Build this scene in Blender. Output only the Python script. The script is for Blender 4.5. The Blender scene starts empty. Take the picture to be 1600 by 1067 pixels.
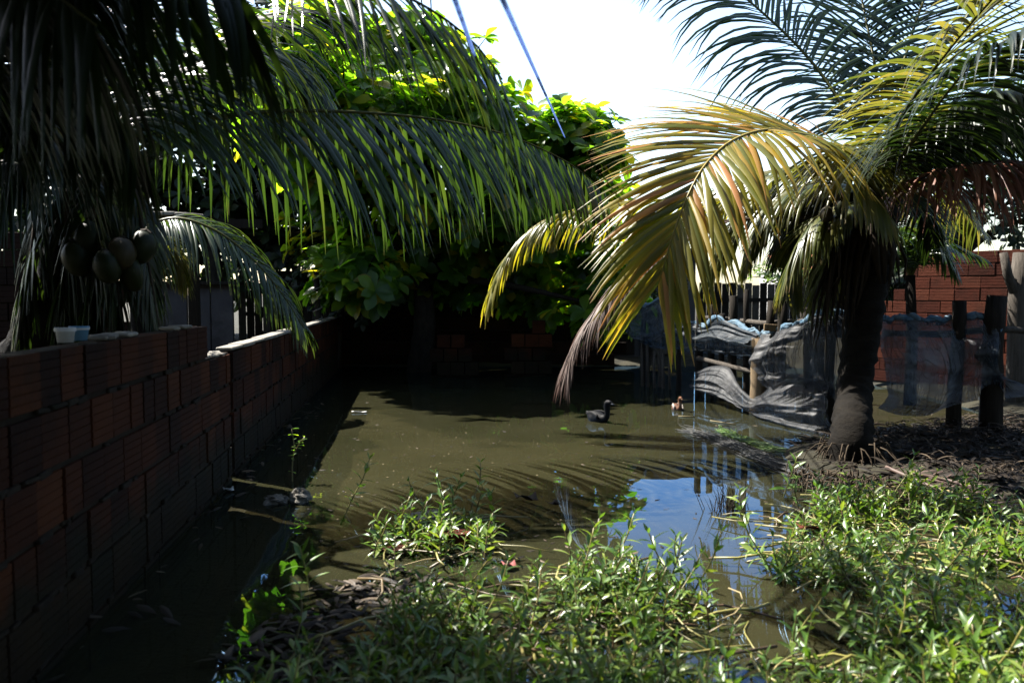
import bpy, math, random
import numpy as np
from mathutils import Vector, Matrix, noise as mnoise

random.seed(7)
rng = np.random.default_rng(7)
scene = bpy.context.scene
COL = scene.collection
R = math.radians

# ------------------------------------------------------------------ camera, sky, sun, exposure
CAM_Z = 1.2
F = 1244.4                      # focal length in pixels of the 1600 px wide photograph (28 mm)
PITCH = math.atan(73.5 / F)
cd = bpy.data.cameras.new('camera')
cam = bpy.data.objects.new('camera', cd); COL.objects.link(cam)
cam.location = (0, 0, CAM_Z); cam.rotation_euler = (math.pi / 2 - PITCH, 0, 0)
cd.lens = 28; cd.sensor_width = 36; cd.clip_start = 0.05; cd.clip_end = 2000
cd.dof.use_dof = True; cd.dof.focus_distance = 6.3; cd.dof.aperture_fstop = 2.8
scene.camera = cam

WA = R(7.1)                                     # heading of the left wall
WD = Vector((-math.sin(WA), math.cos(WA), 0))   # along the wall
WN = Vector((math.cos(WA), math.sin(WA), 0))    # out of its face, over the pond
SUN = (WN * -0.62 + WD * 0.50 + Vector((0, 0, 1))).normalized()
elev = math.asin(SUN.z); azim = math.atan2(SUN.x, SUN.y)

w = bpy.data.worlds.new('World'); scene.world = w; w.use_nodes = True
nt = w.node_tree
sky = nt.nodes.new('ShaderNodeTexSky'); sky.sky_type = 'NISHITA'; sky.sun_disc = False
sky.sun_elevation = elev; sky.sun_rotation = azim
sky.air_density = 1.2; sky.dust_density = 1.4; sky.ozone_density = 1.0
bg = nt.nodes['Background']; bg.inputs['Strength'].default_value = 0.056
nt.links.new(sky.outputs[0], bg.inputs[0])
sl = bpy.data.lights.new('sun', 'SUN'); sl.energy = 5.0; sl.angle = R(0.5); sl.color = (1, 0.95, 0.87)
so = bpy.data.objects.new('sun', sl); COL.objects.link(so)
so.rotation_euler = SUN.to_track_quat('Z', 'Y').to_euler()
vs = scene.view_settings
vs.view_transform = 'Standard'; vs.look = 'None'; vs.gamma = 1; vs.use_curve_mapping = False
vs.exposure = 2.8
scene.cycles.max_bounces = 8; scene.cycles.transparent_max_bounces = 24
scene.cycles.diffuse_bounces = 3

# ------------------------------------------------------------------ helpers
def ray(px, py):
    x = (px - 800) / F; y = (533.5 - py) / F
    return Vector((x, math.cos(PITCH) + y * math.sin(PITCH), -math.sin(PITCH) + y * math.cos(PITCH)))
def P(px, py, d):
    r = ray(px, py); return Vector((0, 0, CAM_Z)) + r * (d / r.y)
def G(px, py, z=0.0):
    r = ray(px, py); return Vector((0, 0, CAM_Z)) + r * ((z - CAM_Z) / r.z)
def up_px(px, py, h):
    return None

class MB:
    def __init__(s): s.v = []; s.f = []; s.r = []; s.a = []; s.mi = []
    def add(s, vs, fs, rnd=0.5, along=None, mi=0):
        o = len(s.v); s.v += [tuple(q) for q in vs]
        s.f += [tuple(i + o for i in f) for f in fs]
        s.r += [rnd] * len(vs); s.a += (along if along is not None else [0.0] * len(vs)); s.mi += [mi] * len(fs)
    def mesh(s, name, mats, smooth=True):
        me = bpy.data.meshes.new(name); me.from_pydata(s.v, [], s.f)
        mats = mats if isinstance(mats, (list, tuple)) else [mats]
        for m in mats: me.materials.append(m)
        for nm, arr in (('rnd', s.r), ('along', s.a)):
            at = me.attributes.new(nm, 'FLOAT', 'POINT'); at.data.foreach_set('value', np.array(arr, dtype=np.float32))
        if len(mats) > 1: me.polygons.foreach_set('material_index', np.array(s.mi, dtype=np.int32))
        if smooth: me.polygons.foreach_set('use_smooth', np.ones(len(me.polygons), dtype=bool))
        me.update(); return me
    def obj(s, name, mats, parent=None, smooth=True):
        return link(name, s.mesh(name, mats, smooth), parent)

def link(name, data, parent=None, M=None):
    o = bpy.data.objects.new(name, data); COL.objects.link(o)
    if parent: o.parent = parent
    if M is not None: o.matrix_basis = M
    return o
def tag(o, label=None, cat=None, group=None, kind=None):
    if label: o['label'] = label
    if cat: o['category'] = cat
    if group: o['group'] = group
    if kind: o['kind'] = kind
    return o
def empty(name, loc, label, cat, group=None):
    o = link(name, None); o.location = loc; o.empty_display_size = 0.1
    bpy.context.view_layer.update
    return tag(o, label, cat, group)
def adopt(child, par):
    """parent without moving: parents here are only translated"""
    child.parent = par; child.location = Vector(child.location) - Vector(par.location)
    return child

def smooth_path(pts, n):
    """Catmull-Rom through pts, n samples"""
    pts = [Vector(p) for p in pts]
    q = [pts[0] * 2 - pts[1]] + pts + [pts[-1] * 2 - pts[-2]]
    d = [0]
    for i in range(len(pts) - 1): d.append(d[-1] + (pts[i + 1] - pts[i]).length)
    out = []
    for k in range(n):
        s = d[-1] * k / (n - 1); i = 0
        while i < len(pts) - 2 and d[i + 1] < s: i += 1
        t = (s - d[i]) / max(1e-9, d[i + 1] - d[i])
        p0, p1, p2, p3 = q[i], q[i + 1], q[i + 2], q[i + 3]
        out.append(0.5 * ((2 * p1) + (p2 - p0) * t + (2 * p0 - 5 * p1 + 4 * p2 - p3) * t * t + (3 * p1 - p0 - 3 * p2 + p3) * t ** 3))
    return out, d[-1]

def tube(mb, pts, rad, n=6, rnd=0.5, caps=True, squash=1.0, mi=0, wob=0.0):
    pts = [Vector(p) for p in pts]; m = len(pts); vs = []; al = []
    if not hasattr(rad, '__len__'): rad = [rad] * m
    T0 = (pts[1] - pts[0]).normalized()
    ref = Vector((0, 0, 1)) if abs(T0.z) < 0.9 else Vector((1, 0, 0))
    U = T0.cross(ref).normalized()
    for i, p in enumerate(pts):
        T = (pts[min(i + 1, m - 1)] - pts[max(i - 1, 0)])
        T = T.normalized() if T.length > 1e-9 else T0
        U = (U - T * U.dot(T)); U = U.normalized() if U.length > 1e-6 else T.orthogonal().normalized()
        V = T.cross(U)
        for k in range(n):
            a = 2 * math.pi * k / n
            rr = rad[i] * (1 + (random.uniform(-wob, wob) if wob else 0))
            vs.append(p + U * math.cos(a) * rr + V * math.sin(a) * rr * squash)
            al.append(i / (m - 1))
    fs = [(i * n + k, i * n + (k + 1) % n, (i + 1) * n + (k + 1) % n, (i + 1) * n + k) for i in range(m - 1) for k in range(n)]
    if caps: fs += [tuple(range(n))[::-1], tuple((m - 1) * n + k for k in range(n))]
    mb.add(vs, fs, rnd, al, mi)

def box(mb, c, sx, sy, sz, M=None, rnd=0.5, bev=0.0, mi=0):
    """box with chamfered vertical section; M is an optional 3x3 rotation"""
    c = Vector(c); h = (sx / 2, sy / 2, sz / 2)
    if bev <= 0:
        vs = [Vector((x * h[0], y * h[1], z * h[2])) for z in (-1, 1) for x, y in ((-1, -1), (1, -1), (1, 1), (-1, 1))]
        fs = [(3, 2, 1, 0), (4, 5, 6, 7), (0, 1, 5, 4), (1, 2, 6, 5), (2, 3, 7, 6), (3, 0, 4, 7)]
    else:
        b = bev; ring = []
        def oct_(ix, iy, z):
            x, y = h[0] - ix, h[1] - iy
            return [Vector((-x + b, -y, z)), Vector((x - b, -y, z)), Vector((x, -y + b, z)), Vector((x, y - b, z)),
                    Vector((x - b, y, z)), Vector((-x + b, y, z)), Vector((-x, y - b, z)), Vector((-x, -y + b, z))]
        vs = oct_(b, b, -h[2]) + oct_(0, 0, -h[2] + b) + oct_(0, 0, h[2] - b) + oct_(b, b, h[2])
        fs = [tuple(range(8))[::-1], tuple(range(24, 32))]
        for l in range(3): fs += [(l * 8 + k, l * 8 + (k + 1) % 8, l * 8 + 8 + (k + 1) % 8, l * 8 + 8 + k) for k in range(8)]
    if M is not None: vs = [M @ v for v in vs]
    mb.add([c + v for v in vs], fs, rnd, None, mi)

# ------------------------------------------------------------------ materials
def newmat(name):
    m = bpy.data.materials.new(name); m.use_nodes = True
    n = m.node_tree.nodes; l = m.node_tree.links
    return m, n, l, n['Principled BSDF']
def N(n, t, **k):
    x = n.new(t)
    for a, b in k.items():
        if a in x.inputs: x.inputs[a].default_value = b
        else: setattr(x, a, b)
    return x
def ramp(n, stops):
    r = n.new('ShaderNodeValToRGB'); e = r.color_ramp.elements
    while len(e) < len(stops): e.new(0.5)
    for i, (p, c) in enumerate(stops): e[i].position = p; e[i].color = (*c, 1) if len(c) == 3 else c
    return r

def mat_rough(name, stops, scale=8, rough=0.85, bump=0.3, bscale=40, stretch=(1, 1, 1), obj_rand=False, spec=0.06, dirt=None, coords='Object', k=0.5, tide=False):
    k *= 0.46
    stops = [(p, tuple(min(1, q * k) for q in c)) for p, c in stops]
    if dirt: dirt = tuple(q * k for q in dirt)
    m, n, l, b = newmat(name)
    tc = N(n, 'ShaderNodeTexCoord'); mp = N(n, 'ShaderNodeMapping'); mp.inputs['Scale'].default_value = stretch
    l.new(tc.outputs[coords], mp.inputs[0])
    t = N(n, 'ShaderNodeTexNoise', Scale=scale, Detail=6.0, Roughness=0.65); l.new(mp.outputs[0], t.inputs['Vector'])
    fac = t.outputs[0]
    if obj_rand:
        oi = N(n, 'ShaderNodeObjectInfo')
        ad = N(n, 'ShaderNodeMath', operation='MULTIPLY_ADD'); ad.inputs[1].default_value = 0.75
        l.new(oi.outputs['Random'], ad.inputs[0])
        sc = N(n, 'ShaderNodeMath', operation='MULTIPLY_ADD'); sc.inputs[1].default_value = 0.6; sc.inputs[2].default_value = -0.18
        l.new(t.outputs[0], sc.inputs[0]); l.new(sc.outputs[0], ad.inputs[2]); fac = ad.outputs[0]
    r = ramp(n, stops); l.new(fac, r.inputs[0]); col = r.outputs[0]
    if tide:
        g0 = N(n, 'ShaderNodeNewGeometry'); sx = N(n, 'ShaderNodeSeparateXYZ'); l.new(g0.outputs['Position'], sx.inputs[0])
        tn = N(n, 'ShaderNodeTexNoise', Scale=5.0, Detail=5.0); l.new(g0.outputs['Position'], tn.inputs['Vector'])
        ma = N(n, 'ShaderNodeMath', operation='MULTIPLY_ADD'); ma.inputs[1].default_value = -0.5; l.new(tn.outputs[0], ma.inputs[0]); l.new(sx.outputs['Z'], ma.inputs[2])
        rt = ramp(n, [(0.0, (0.85, 0.85, 0.85)), (0.16, (0, 0, 0))]); l.new(ma.outputs[0], rt.inputs[0])
        mt = N(n, 'ShaderNodeMix', data_type='RGBA'); l.new(rt.outputs[0], mt.inputs[0]); l.new(col, mt.inputs[6]); mt.inputs[7].default_value = (0.006, 0.006, 0.003, 1); col = mt.outputs[2]
    if dirt:
        geo = N(n, 'ShaderNodeNewGeometry')
        t2 = N(n, 'ShaderNodeTexNoise', Scale=2.3, Detail=7.0, Roughness=0.7); l.new(geo.outputs['Position'], t2.inputs['Vector'])
        r2 = ramp(n, [(0.50, (0, 0, 0)), (0.75, (0.9, 0.9, 0.9))]); l.new(t2.outputs[0], r2.inputs[0])
        mx = N(n, 'ShaderNodeMix', data_type='RGBA'); l.new(r2.outputs[0], mx.inputs[0])
        l.new(col, mx.inputs[6]); mx.inputs[7].default_value = (*dirt, 1); col = mx.outputs[2]
    l.new(col, b.inputs['Base Color'])
    b.inputs['Roughness'].default_value = rough; b.inputs['Specular IOR Level'].default_value = spec
    if bump:
        t3 = N(n, 'ShaderNodeTexNoise', Scale=bscale, Detail=5.0, Roughness=0.7); l.new(mp.outputs[0], t3.inputs['Vector'])
        bp = N(n, 'ShaderNodeBump', Strength=bump, Distance=0.01); l.new(t3.outputs[0], bp.inputs['Height']); l.new(bp.outputs[0], b.inputs['Normal'])
    return m

def mat_leaf(name, stops, trans, fac=0.4, rough=0.35, spec=0.5, tip=None, tip_from=0.75, obj_rand=False, k=0.74):
    stops = [(p, tuple(q * k for q in c)) for p, c in stops]
    if tip: tip = tuple(q * k for q in tip)
    m, n, l, b = newmat(name)
    at = N(n, 'ShaderNodeAttribute', attribute_name='rnd')
    f = at.outputs['Fac']
    if obj_rand:
        oi = N(n, 'ShaderNodeObjectInfo'); f = oi.outputs['Random']
    r = ramp(n, stops); l.new(f, r.inputs[0]); col = r.outputs[0]
    rt = ramp(n, [(p, tuple(min(1, c[i] * trans[i]) for i in range(3))) for p, c in stops]); l.new(f, rt.inputs[0]); colt = rt.outputs[0]
    if tip:
        a2 = N(n, 'ShaderNodeAttribute', attribute_name='along')
        geo = N(n, 'ShaderNodeNewGeometry')
        nz = N(n, 'ShaderNodeTexNoise', Scale=5.0, Detail=3.0); l.new(geo.outputs['Position'], nz.inputs['Vector'])
        ad = N(n, 'ShaderNodeMath', operation='MULTIPLY_ADD'); l.new(nz.outputs[0], ad.inputs[0]); ad.inputs[1].default_value = 0.6
        l.new(a2.outputs['Fac'], ad.inputs[2])
        rr = ramp(n, [(tip_from, (0, 0, 0)), (min(1, tip_from + 0.15), (1, 1, 1))])
        sc = N(n, 'ShaderNodeMath', operation='MULTIPLY'); sc.inputs[1].default_value = 0.7
        l.new(ad.outputs[0], sc.inputs[0]); l.new(sc.outputs[0], rr.inputs[0])
        for which in (0, 1):
            mx = N(n, 'ShaderNodeMix', data_type='RGBA'); l.new(rr.outputs[0], mx.inputs[0])
            l.new(col if which == 0 else colt, mx.inputs[6]); mx.inputs[7].default_value = (*tip, 1)
            if which == 0: col = mx.outputs[2]
            else: colt = mx.outputs[2]
    l.new(col, b.inputs['Base Color']); b.inputs['Roughness'].default_value = rough; b.inputs['Specular IOR Level'].default_value = spec
    tr = N(n, 'ShaderNodeBsdfTranslucent'); l.new(colt, tr.inputs[0])
    ms = N(n, 'ShaderNodeMixShader'); ms.inputs[0].default_value = fac
    l.new(b.outputs[0], ms.inputs[1]); l.new(tr.outputs[0], ms.inputs[2])
    l.new(ms.outputs[0], n['Material Output'].inputs[0])
    return m

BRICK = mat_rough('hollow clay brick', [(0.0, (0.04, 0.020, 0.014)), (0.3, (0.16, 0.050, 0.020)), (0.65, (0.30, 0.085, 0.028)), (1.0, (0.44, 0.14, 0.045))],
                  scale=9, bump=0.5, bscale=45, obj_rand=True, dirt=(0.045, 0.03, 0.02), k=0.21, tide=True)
BRICK_SHADE = mat_rough('shade darkened brick', [(0.0, (0.04, 0.022, 0.016)), (0.6, (0.12, 0.05, 0.03)), (1.0, (0.2, 0.075, 0.04))], scale=9, bump=0.5, bscale=45, obj_rand=True, dirt=(0.03, 0.035, 0.018), k=0.16)  # clay brick darkened to stand for deep shade on back wall and left house
BRICK_R = mat_rough('red clay brick', [(0.0, (0.10, 0.03, 0.02)), (0.5, (0.30, 0.075, 0.04)), (1.0, (0.42, 0.13, 0.07))],
                    scale=9, bump=0.5, bscale=45, obj_rand=True, dirt=(0.10, 0.05, 0.035), k=0.28)
MORTAR = mat_rough('mortar', [(0.3, (0.05, 0.038, 0.028)), (0.7, (0.13, 0.095, 0.065))], scale=14, bump=0.7, bscale=60, dirt=(0.025, 0.032, 0.012), k=0.3)
CONC = mat_rough('pale concrete', [(0.3, (0.26, 0.24, 0.21)), (0.7, (0.45, 0.42, 0.37))], scale=6, bump=0.5, dirt=(0.15, 0.13, 0.1), k=0.8)
GREYWALL = mat_rough('grey plaster', [(0.3, (0.16, 0.15, 0.16)), (0.7, (0.27, 0.255, 0.26))], scale=3, bump=0.3, dirt=(0.09, 0.08, 0.07), k=0.4)
WOOD = mat_rough('weathered wood', [(0.3, (0.10, 0.085, 0.07)), (0.55, (0.22, 0.19, 0.16)), (0.75, (0.33, 0.29, 0.25))], scale=9, stretch=(6, 6, 0.5), bump=0.6, bscale=30, k=0.4)
WOODD = mat_rough('dark wet wood', [(0.3, (0.03, 0.025, 0.02)), (0.7, (0.10, 0.08, 0.06))], scale=9, stretch=(6, 6, 0.5), bump=0.6, bscale=30, k=0.3)
WOODY = mat_rough('bare yellow wood', [(0.3, (0.18, 0.12, 0.07)), (0.7, (0.48, 0.36, 0.22))], scale=10, stretch=(8, 8, 0.5), bump=0.5, bscale=30, k=0.6)
BARK = mat_rough('bark', [(0.3, (0.035, 0.028, 0.022)), (0.7, (0.11, 0.09, 0.07))], scale=14, bump=0.9, bscale=26, stretch=(1, 1, 0.5), k=0.4)
PBARK = mat_rough('palm bark', [(0.3, (0.03, 0.024, 0.018)), (0.6, (0.085, 0.068, 0.05)), (0.8, (0.17, 0.14, 0.10))], scale=10, bump=1.0, bscale=22, stretch=(1, 1, 2.5), k=0.13)
FIBRE = mat_rough('dry palm fibre', [(0.3, (0.04, 0.028, 0.018)), (0.7, (0.14, 0.10, 0.065))], scale=20, bump=0.7, stretch=(4, 4, 0.6), k=0.3)
ROOT = mat_rough('dry roots', [(0.3, (0.10, 0.07, 0.045)), (0.7, (0.30, 0.23, 0.16))], scale=12, bump=0.3, k=0.3)
ROCK = mat_rough('grey stone', [(0.3, (0.14, 0.13, 0.11)), (0.7, (0.42, 0.40, 0.36))], scale=16, bump=1.0, bscale=50, k=0.7)
TILE_R = mat_rough('roof tile', [(0.3, (0.32, 0.12, 0.06)), (0.7, (0.50, 0.22, 0.11))], scale=4, bump=0.2, k=0.8)
WHITEW = mat_rough('white wash', [(0.3, (0.62, 0.62, 0.62)), (0.7, (0.76, 0.75, 0.74))], scale=3, bump=0.1, k=0.9)
PLASTIC_W = mat_rough('white plastic', [(0.3, (0.7, 0.72, 0.75)), (0.7, (0.8, 0.8, 0.8))], scale=3, rough=0.4, bump=0, k=0.8)
PLASTIC_B = mat_rough('blue plastic', [(0.3, (0.16, 0.36, 0.62)), (0.7, (0.22, 0.45, 0.7))], scale=3, rough=0.4, bump=0, k=0.8)
PINK = mat_rough('pink plastic', [(0.3, (0.45, 0.14, 0.13)), (0.7, (0.6, 0.22, 0.2))], scale=3, rough=0.5, bump=0)
CABLE = mat_leaf('blue cable', [(0, (0.36, 0.48, 0.80)), (1, (0.38, 0.50, 0.80))], (1, 1, 1), 0.6, 0.4, 0.3)
WIRE = mat_rough('dark cable', [(0.3, (0.02, 0.025, 0.04)), (0.7, (0.03, 0.04, 0.06))], scale=3, rough=0.5, bump=0)
STRAW = mat_rough('straw', [(0.3, (0.32, 0.25, 0.13)), (0.7, (0.50, 0.42, 0.25))], scale=9, bump=0.2)
HOLE = mat_rough('painted brick cell shade', [(0.3, (0.010, 0.007, 0.005)), (0.7, (0.02, 0.012, 0.009))], scale=9, bump=0)  # near black, the shade inside the brick cells as colour
NUT = mat_rough('green coconut husk', [(0.1, (0.05, 0.08, 0.02)), (0.5, (0.10, 0.12, 0.03)), (0.8, (0.20, 0.15, 0.06))], scale=6, rough=0.45, bump=0.2, obj_rand=True, stretch=(1, 1, .4), spec=.08, k=0.2)

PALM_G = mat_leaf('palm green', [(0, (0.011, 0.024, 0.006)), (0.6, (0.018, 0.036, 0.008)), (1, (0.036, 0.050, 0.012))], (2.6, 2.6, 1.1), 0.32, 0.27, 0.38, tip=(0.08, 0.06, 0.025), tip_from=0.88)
PALM_D = mat_leaf('palm shade green', [(0, (0.004, 0.009, 0.003)), (1, (0.012, 0.020, 0.005))], (2.6, 2.8, 1.0), 0.25, 0.36, 0.16)  # palm green darkened for the fronds that hang in shade
PALM_O = mat_leaf('palm olive', [(0, (0.035, 0.050, 0.010)), (0.6, (0.070, 0.076, 0.016)), (1, (0.11, 0.095, 0.026))], (1.9, 1.8, 0.9), 0.4, 0.32, 0.4, tip=(0.16, 0.10, 0.05), tip_from=0.85)
PALM_Y = mat_leaf('palm yellow', [(0, (0.055, 0.064, 0.007)), (0.5, (0.11, 0.096, 0.009)), (0.88, (0.19, 0.13, 0.018)), (1, (0.24, 0.11, 0.04))], (2.6, 2.4, 0.9), 0.5, 0.36, 0.3, tip=(0.22, 0.11, 0.05), tip_from=0.86, k=1.05)
PALM_B = mat_leaf('palm dry brown', [(0, (0.06, 0.036, 0.028)), (0.6, (0.10, 0.065, 0.052)), (1, (0.18, 0.13, 0.11))], (1.0, 0.9, 0.9), 0.3, 0.6, 0.3)
PALM_R = mat_leaf('palm dry russet', [(0, (0.10, 0.032, 0.017)), (0.6, (0.15, 0.055, 0.03)), (1, (0.2, 0.095, 0.05))], (1.0, 0.8, 0.8), 0.35, 0.5, 0.3)
RACHIS_G = mat_rough('green rachis', [(0.3, (0.10, 0.12, 0.03)), (0.7, (0.22, 0.20, 0.06))], scale=6, rough=0.4, bump=0)
RACHIS_Y = mat_rough('yellow rachis', [(0.3, (0.30, 0.24, 0.06)), (0.7, (0.48, 0.38, 0.12))], scale=6, rough=0.4, bump=0, k=0.8)
RACHIS_D = mat_rough('brown rachis', [(0.3, (0.06, 0.045, 0.03)), (0.7, (0.14, 0.10, 0.07))], scale=6, rough=0.6, bump=0)
ALMOND = mat_leaf('almond leaf', [(0, (0.011, 0.026, 0.005)), (0.5, (0.019, 0.042, 0.007)), (0.9, (0.036, 0.058, 0.009)), (1, (0.08, 0.066, 0.012))], (10.5, 10.0, 1.4), 0.5, 0.36, 0.22, k=1.15)
ALMOND1 = mat_leaf('almond leaf single', [(0, (0.011, 0.026, 0.005)), (0.5, (0.019, 0.042, 0.007)), (0.9, (0.036, 0.058, 0.009)), (1, (0.08, 0.066, 0.012))], (10.5, 10.0, 1.4), 0.5, 0.36, 0.22, obj_rand=True, k=1.15)
DARKLEAF = mat_leaf('dark tree leaf', [(0, (0.005, 0.011, 0.004)), (1, (0.014, 0.024, 0.007))], (2.0, 2.4, 1.0), 0.3, 0.42, 0.2)
BUSHLEAF = mat_leaf('bush leaf', [(0, (0.04, 0.08, 0.016)), (1, (0.08, 0.13, 0.028))], (2.2, 2.2, 1.0), 0.4, 0.4, 0.4)
WEED = mat_leaf('weed leaf', [(0, (0.032, 0.070, 0.013)), (0.5, (0.058, 0.110, 0.019)), (1, (0.12, 0.155, 0.03))], (1.9, 1.9, 0.7), 0.34, 0.34, 0.32, k=0.88)
WEED1 = mat_leaf('weed leaf single', [(0, (0.032, 0.070, 0.013)), (0.5, (0.058, 0.110, 0.019)), (1, (0.12, 0.155, 0.03))], (1.9, 1.9, 0.7), 0.34, 0.34, 0.32, obj_rand=True, k=0.88)
WSTEM = mat_leaf('weed stem', [(0, (0.055, 0.026, 0.016)), (0.35, (0.09, 0.075, 0.018)), (0.7, (0.17, 0.155, 0.04)), (1, (0.22, 0.17, 0.085))], (1, 1, 1), 0.1, 0.45, 0.4, k=0.88)
DEAD = mat_leaf('dead leaf', [(0, (0.007, 0.0055, 0.004)), (0.6, (0.026, 0.019, 0.013)), (1, (0.10, 0.075, 0.052))], (1, 1, 1), 0.15, 0.6, 0.12)

def mat_water():
    m, n, l, b = newmat('murky pond water'); n.remove(b)
    geo = N(n, 'ShaderNodeNewGeometry')
    t = N(n, 'ShaderNodeTexNoise', Scale=1.1, Detail=5.0, Roughness=0.6); l.new(geo.outputs['Position'], t.inputs['Vector'])
    r = ramp(n, [(0.3, (0.022, 0.0225, 0.0105)), (0.7, (0.031, 0.030, 0.0155))]); l.new(t.outputs[0], r.inputs[0])
    df = N(n, 'ShaderNodeBsdfDiffuse'); l.new(r.outputs[0], df.inputs[0])
    tr = N(n, 'ShaderNodeBsdfTransparent'); tr.inputs[0].default_value = (0.70, 0.66, 0.48, 1)
    mx = N(n, 'ShaderNodeMixShader'); mx.inputs[0].default_value = 0.42; l.new(tr.outputs[0], mx.inputs[1]); l.new(df.outputs[0], mx.inputs[2])
    gl = N(n, 'ShaderNodeBsdfGlossy'); gl.inputs['Roughness'].default_value = 0.012; gl.inputs['Color'].default_value = (0.36, 0.62, 1.0, 1)  # gloss tinted blue, paints a bluer sky reflection
    # gentle ripples
    mp = N(n, 'ShaderNodeMapping'); mp.inputs['Scale'].default_value = (1.0, 1.0, 1.0); l.new(geo.outputs['Position'], mp.inputs[0])
    t2 = N(n, 'ShaderNodeTexNoise', Scale=2.2, Detail=2.0, Roughness=0.4); l.new(mp.outputs[0], t2.inputs['Vector'])
    bp = N(n, 'ShaderNodeBump', Strength=0.10, Distance=0.02); l.new(t2.outputs[0], bp.inputs['Height'])
    l.new(bp.outputs[0], gl.inputs['Normal'])
    fr = N(n, 'ShaderNodeFresnel', IOR=1.33); l.new(bp.outputs[0], fr.inputs['Normal'])
    m2 = N(n, 'ShaderNodeMixShader'); l.new(fr.outputs[0], m2.inputs[0]); l.new(mx.outputs[0], m2.inputs[1]); l.new(gl.outputs[0], m2.inputs[2])
    l.new(m2.outputs[0], n['Material Output'].inputs[0]); return m
WATER = mat_water()

def mat_ground():
    m, n, l, b = newmat('pond mud')
    geo = N(n, 'ShaderNodeNewGeometry')
    t = N(n, 'ShaderNodeTexNoise', Scale=3.0, Detail=8.0, Roughness=0.65); l.new(geo.outputs['Position'], t.inputs['Vector'])
    r = ramp(n, [(0.3, (0.0065, 0.0058, 0.0033)), (0.55, (0.015, 0.0135, 0.0073)), (0.75, (0.022, 0.019, 0.011))]); l.new(t.outputs[0], r.inputs[0])
    t2 = N(n, 'ShaderNodeTexNoise', Scale=9.0, Detail=4.0, Roughness=0.55); 
    mp = N(n, 'ShaderNodeMapping'); mp.inputs['Scale'].default_value = (0.45, 1, 1); l.new(geo.outputs['Position'], mp.inputs[0]); l.new(mp.outputs[0], t2.inputs['Vector'])
    r2 = ramp(n, [(0.56, (0, 0, 0)), (0.66, (1, 1, 1))]); l.new(t2.outputs[0], r2.inputs[0])
    mx = N(n, 'ShaderNodeMix', data_type='RGBA'); l.new(r2.outputs[0], mx.inputs[0]); l.new(r.outputs[0], mx.inputs[6]); mx.inputs[7].default_value = (0.006, 0.0055, 0.003, 1)
    l.new(mx.outputs[2], b.inputs['Base Color']); b.inputs['Roughness'].default_value = 0.9; b.inputs['Specular IOR Level'].default_value = 0.15
    t3 = N(n, 'ShaderNodeTexNoise', Scale=40.0, Detail=6.0); l.new(geo.outputs['Position'], t3.inputs['Vector'])
    bp = N(n, 'ShaderNodeBump', Strength=0.6, Distance=0.02); l.new(t3.outputs[0], bp.inputs['Height']); l.new(bp.outputs[0], b.inputs['Normal'])
    return m
MUD = mat_ground()

def mat_net(name, c0, c1, dens):
    m, n, l, b = newmat(name)
    at = N(n, 'ShaderNodeAttribute', attribute_name='uvw')
    mp = N(n, 'ShaderNodeMapping'); mp.inputs['Scale'].default_value = (110, 1.5, 1); l.new(at.outputs['Vector'], mp.inputs[0])
    t = N(n, 'ShaderNodeTexNoise', Scale=1.0, Detail=5.0, Roughness=0.7); l.new(mp.outputs[0], t.inputs['Vector'])
    mp2 = N(n, 'ShaderNodeMapping'); mp2.inputs['Scale'].default_value = (5, 4, 1); l.new(at.outputs['Vector'], mp2.inputs[0])
    t2 = N(n, 'ShaderNodeTexNoise', Scale=1.0, Detail=4.0, Roughness=0.6); l.new(mp2.outputs[0], t2.inputs['Vector'])
    ad = N(n, 'ShaderNodeMath', operation='ADD'); l.new(t.outputs[0], ad.inputs[0]); l.new(t2.outputs[0], ad.inputs[1])
    mr = N(n, 'ShaderNodeMapRange'); mr.inputs[1].default_value = 0.75; mr.inputs[2].default_value = 1.25
    mr.inputs[3].default_value = dens - 0.16; mr.inputs[4].default_value = min(1, dens + 0.16); l.new(ad.outputs[0], mr.inputs[0])
    r = ramp(n, [(0.35, c0), (0.65, c1)]); l.new(t2.outputs[0], r.inputs[0])
    l.new(r.outputs[0], b.inputs['Base Color']); b.inputs['Roughness'].default_value = 0.55
    trl = N(n, 'ShaderNodeBsdfTranslucent'); l.new(r.outputs[0], trl.inputs[0])
    m0 = N(n, 'ShaderNodeMixShader'); m0.inputs[0].default_value = 0.62; l.new(b.outputs[0], m0.inputs[1]); l.new(trl.outputs[0], m0.inputs[2])
    tr = N(n, 'ShaderNodeBsdfTransparent'); ms = N(n, 'ShaderNodeMixShader')
    l.new(mr.outputs[0], ms.inputs[0]); l.new(tr.outputs[0], ms.inputs[1]); l.new(m0.outputs[0], ms.inputs[2])
    l.new(ms.outputs[0], n['Material Output'].inputs[0]); return m
NET = mat_net('grey fishing net', (0.013, 0.018, 0.025), (0.050, 0.051, 0.055), 0.72)
NETB = mat_net('blue fishing net', (0.007, 0.018, 0.030), (0.044, 0.052, 0.060), 0.80)
NETR = mat_net('blue grey fishing net', (0.018, 0.028, 0.040), (0.075, 0.078, 0.084), 0.84)
THREAD = mat_rough('net thread', [(0.3, (0.30, 0.31, 0.32)), (0.7, (0.52, 0.52, 0.50))], scale=3, bump=0, k=0.22)
HEM = mat_rough('blue net hem', [(0.3, (0.10, 0.24, 0.40)), (0.7, (0.36, 0.48, 0.56))], scale=9, bump=0.4, bscale=30, k=0.5)

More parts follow.
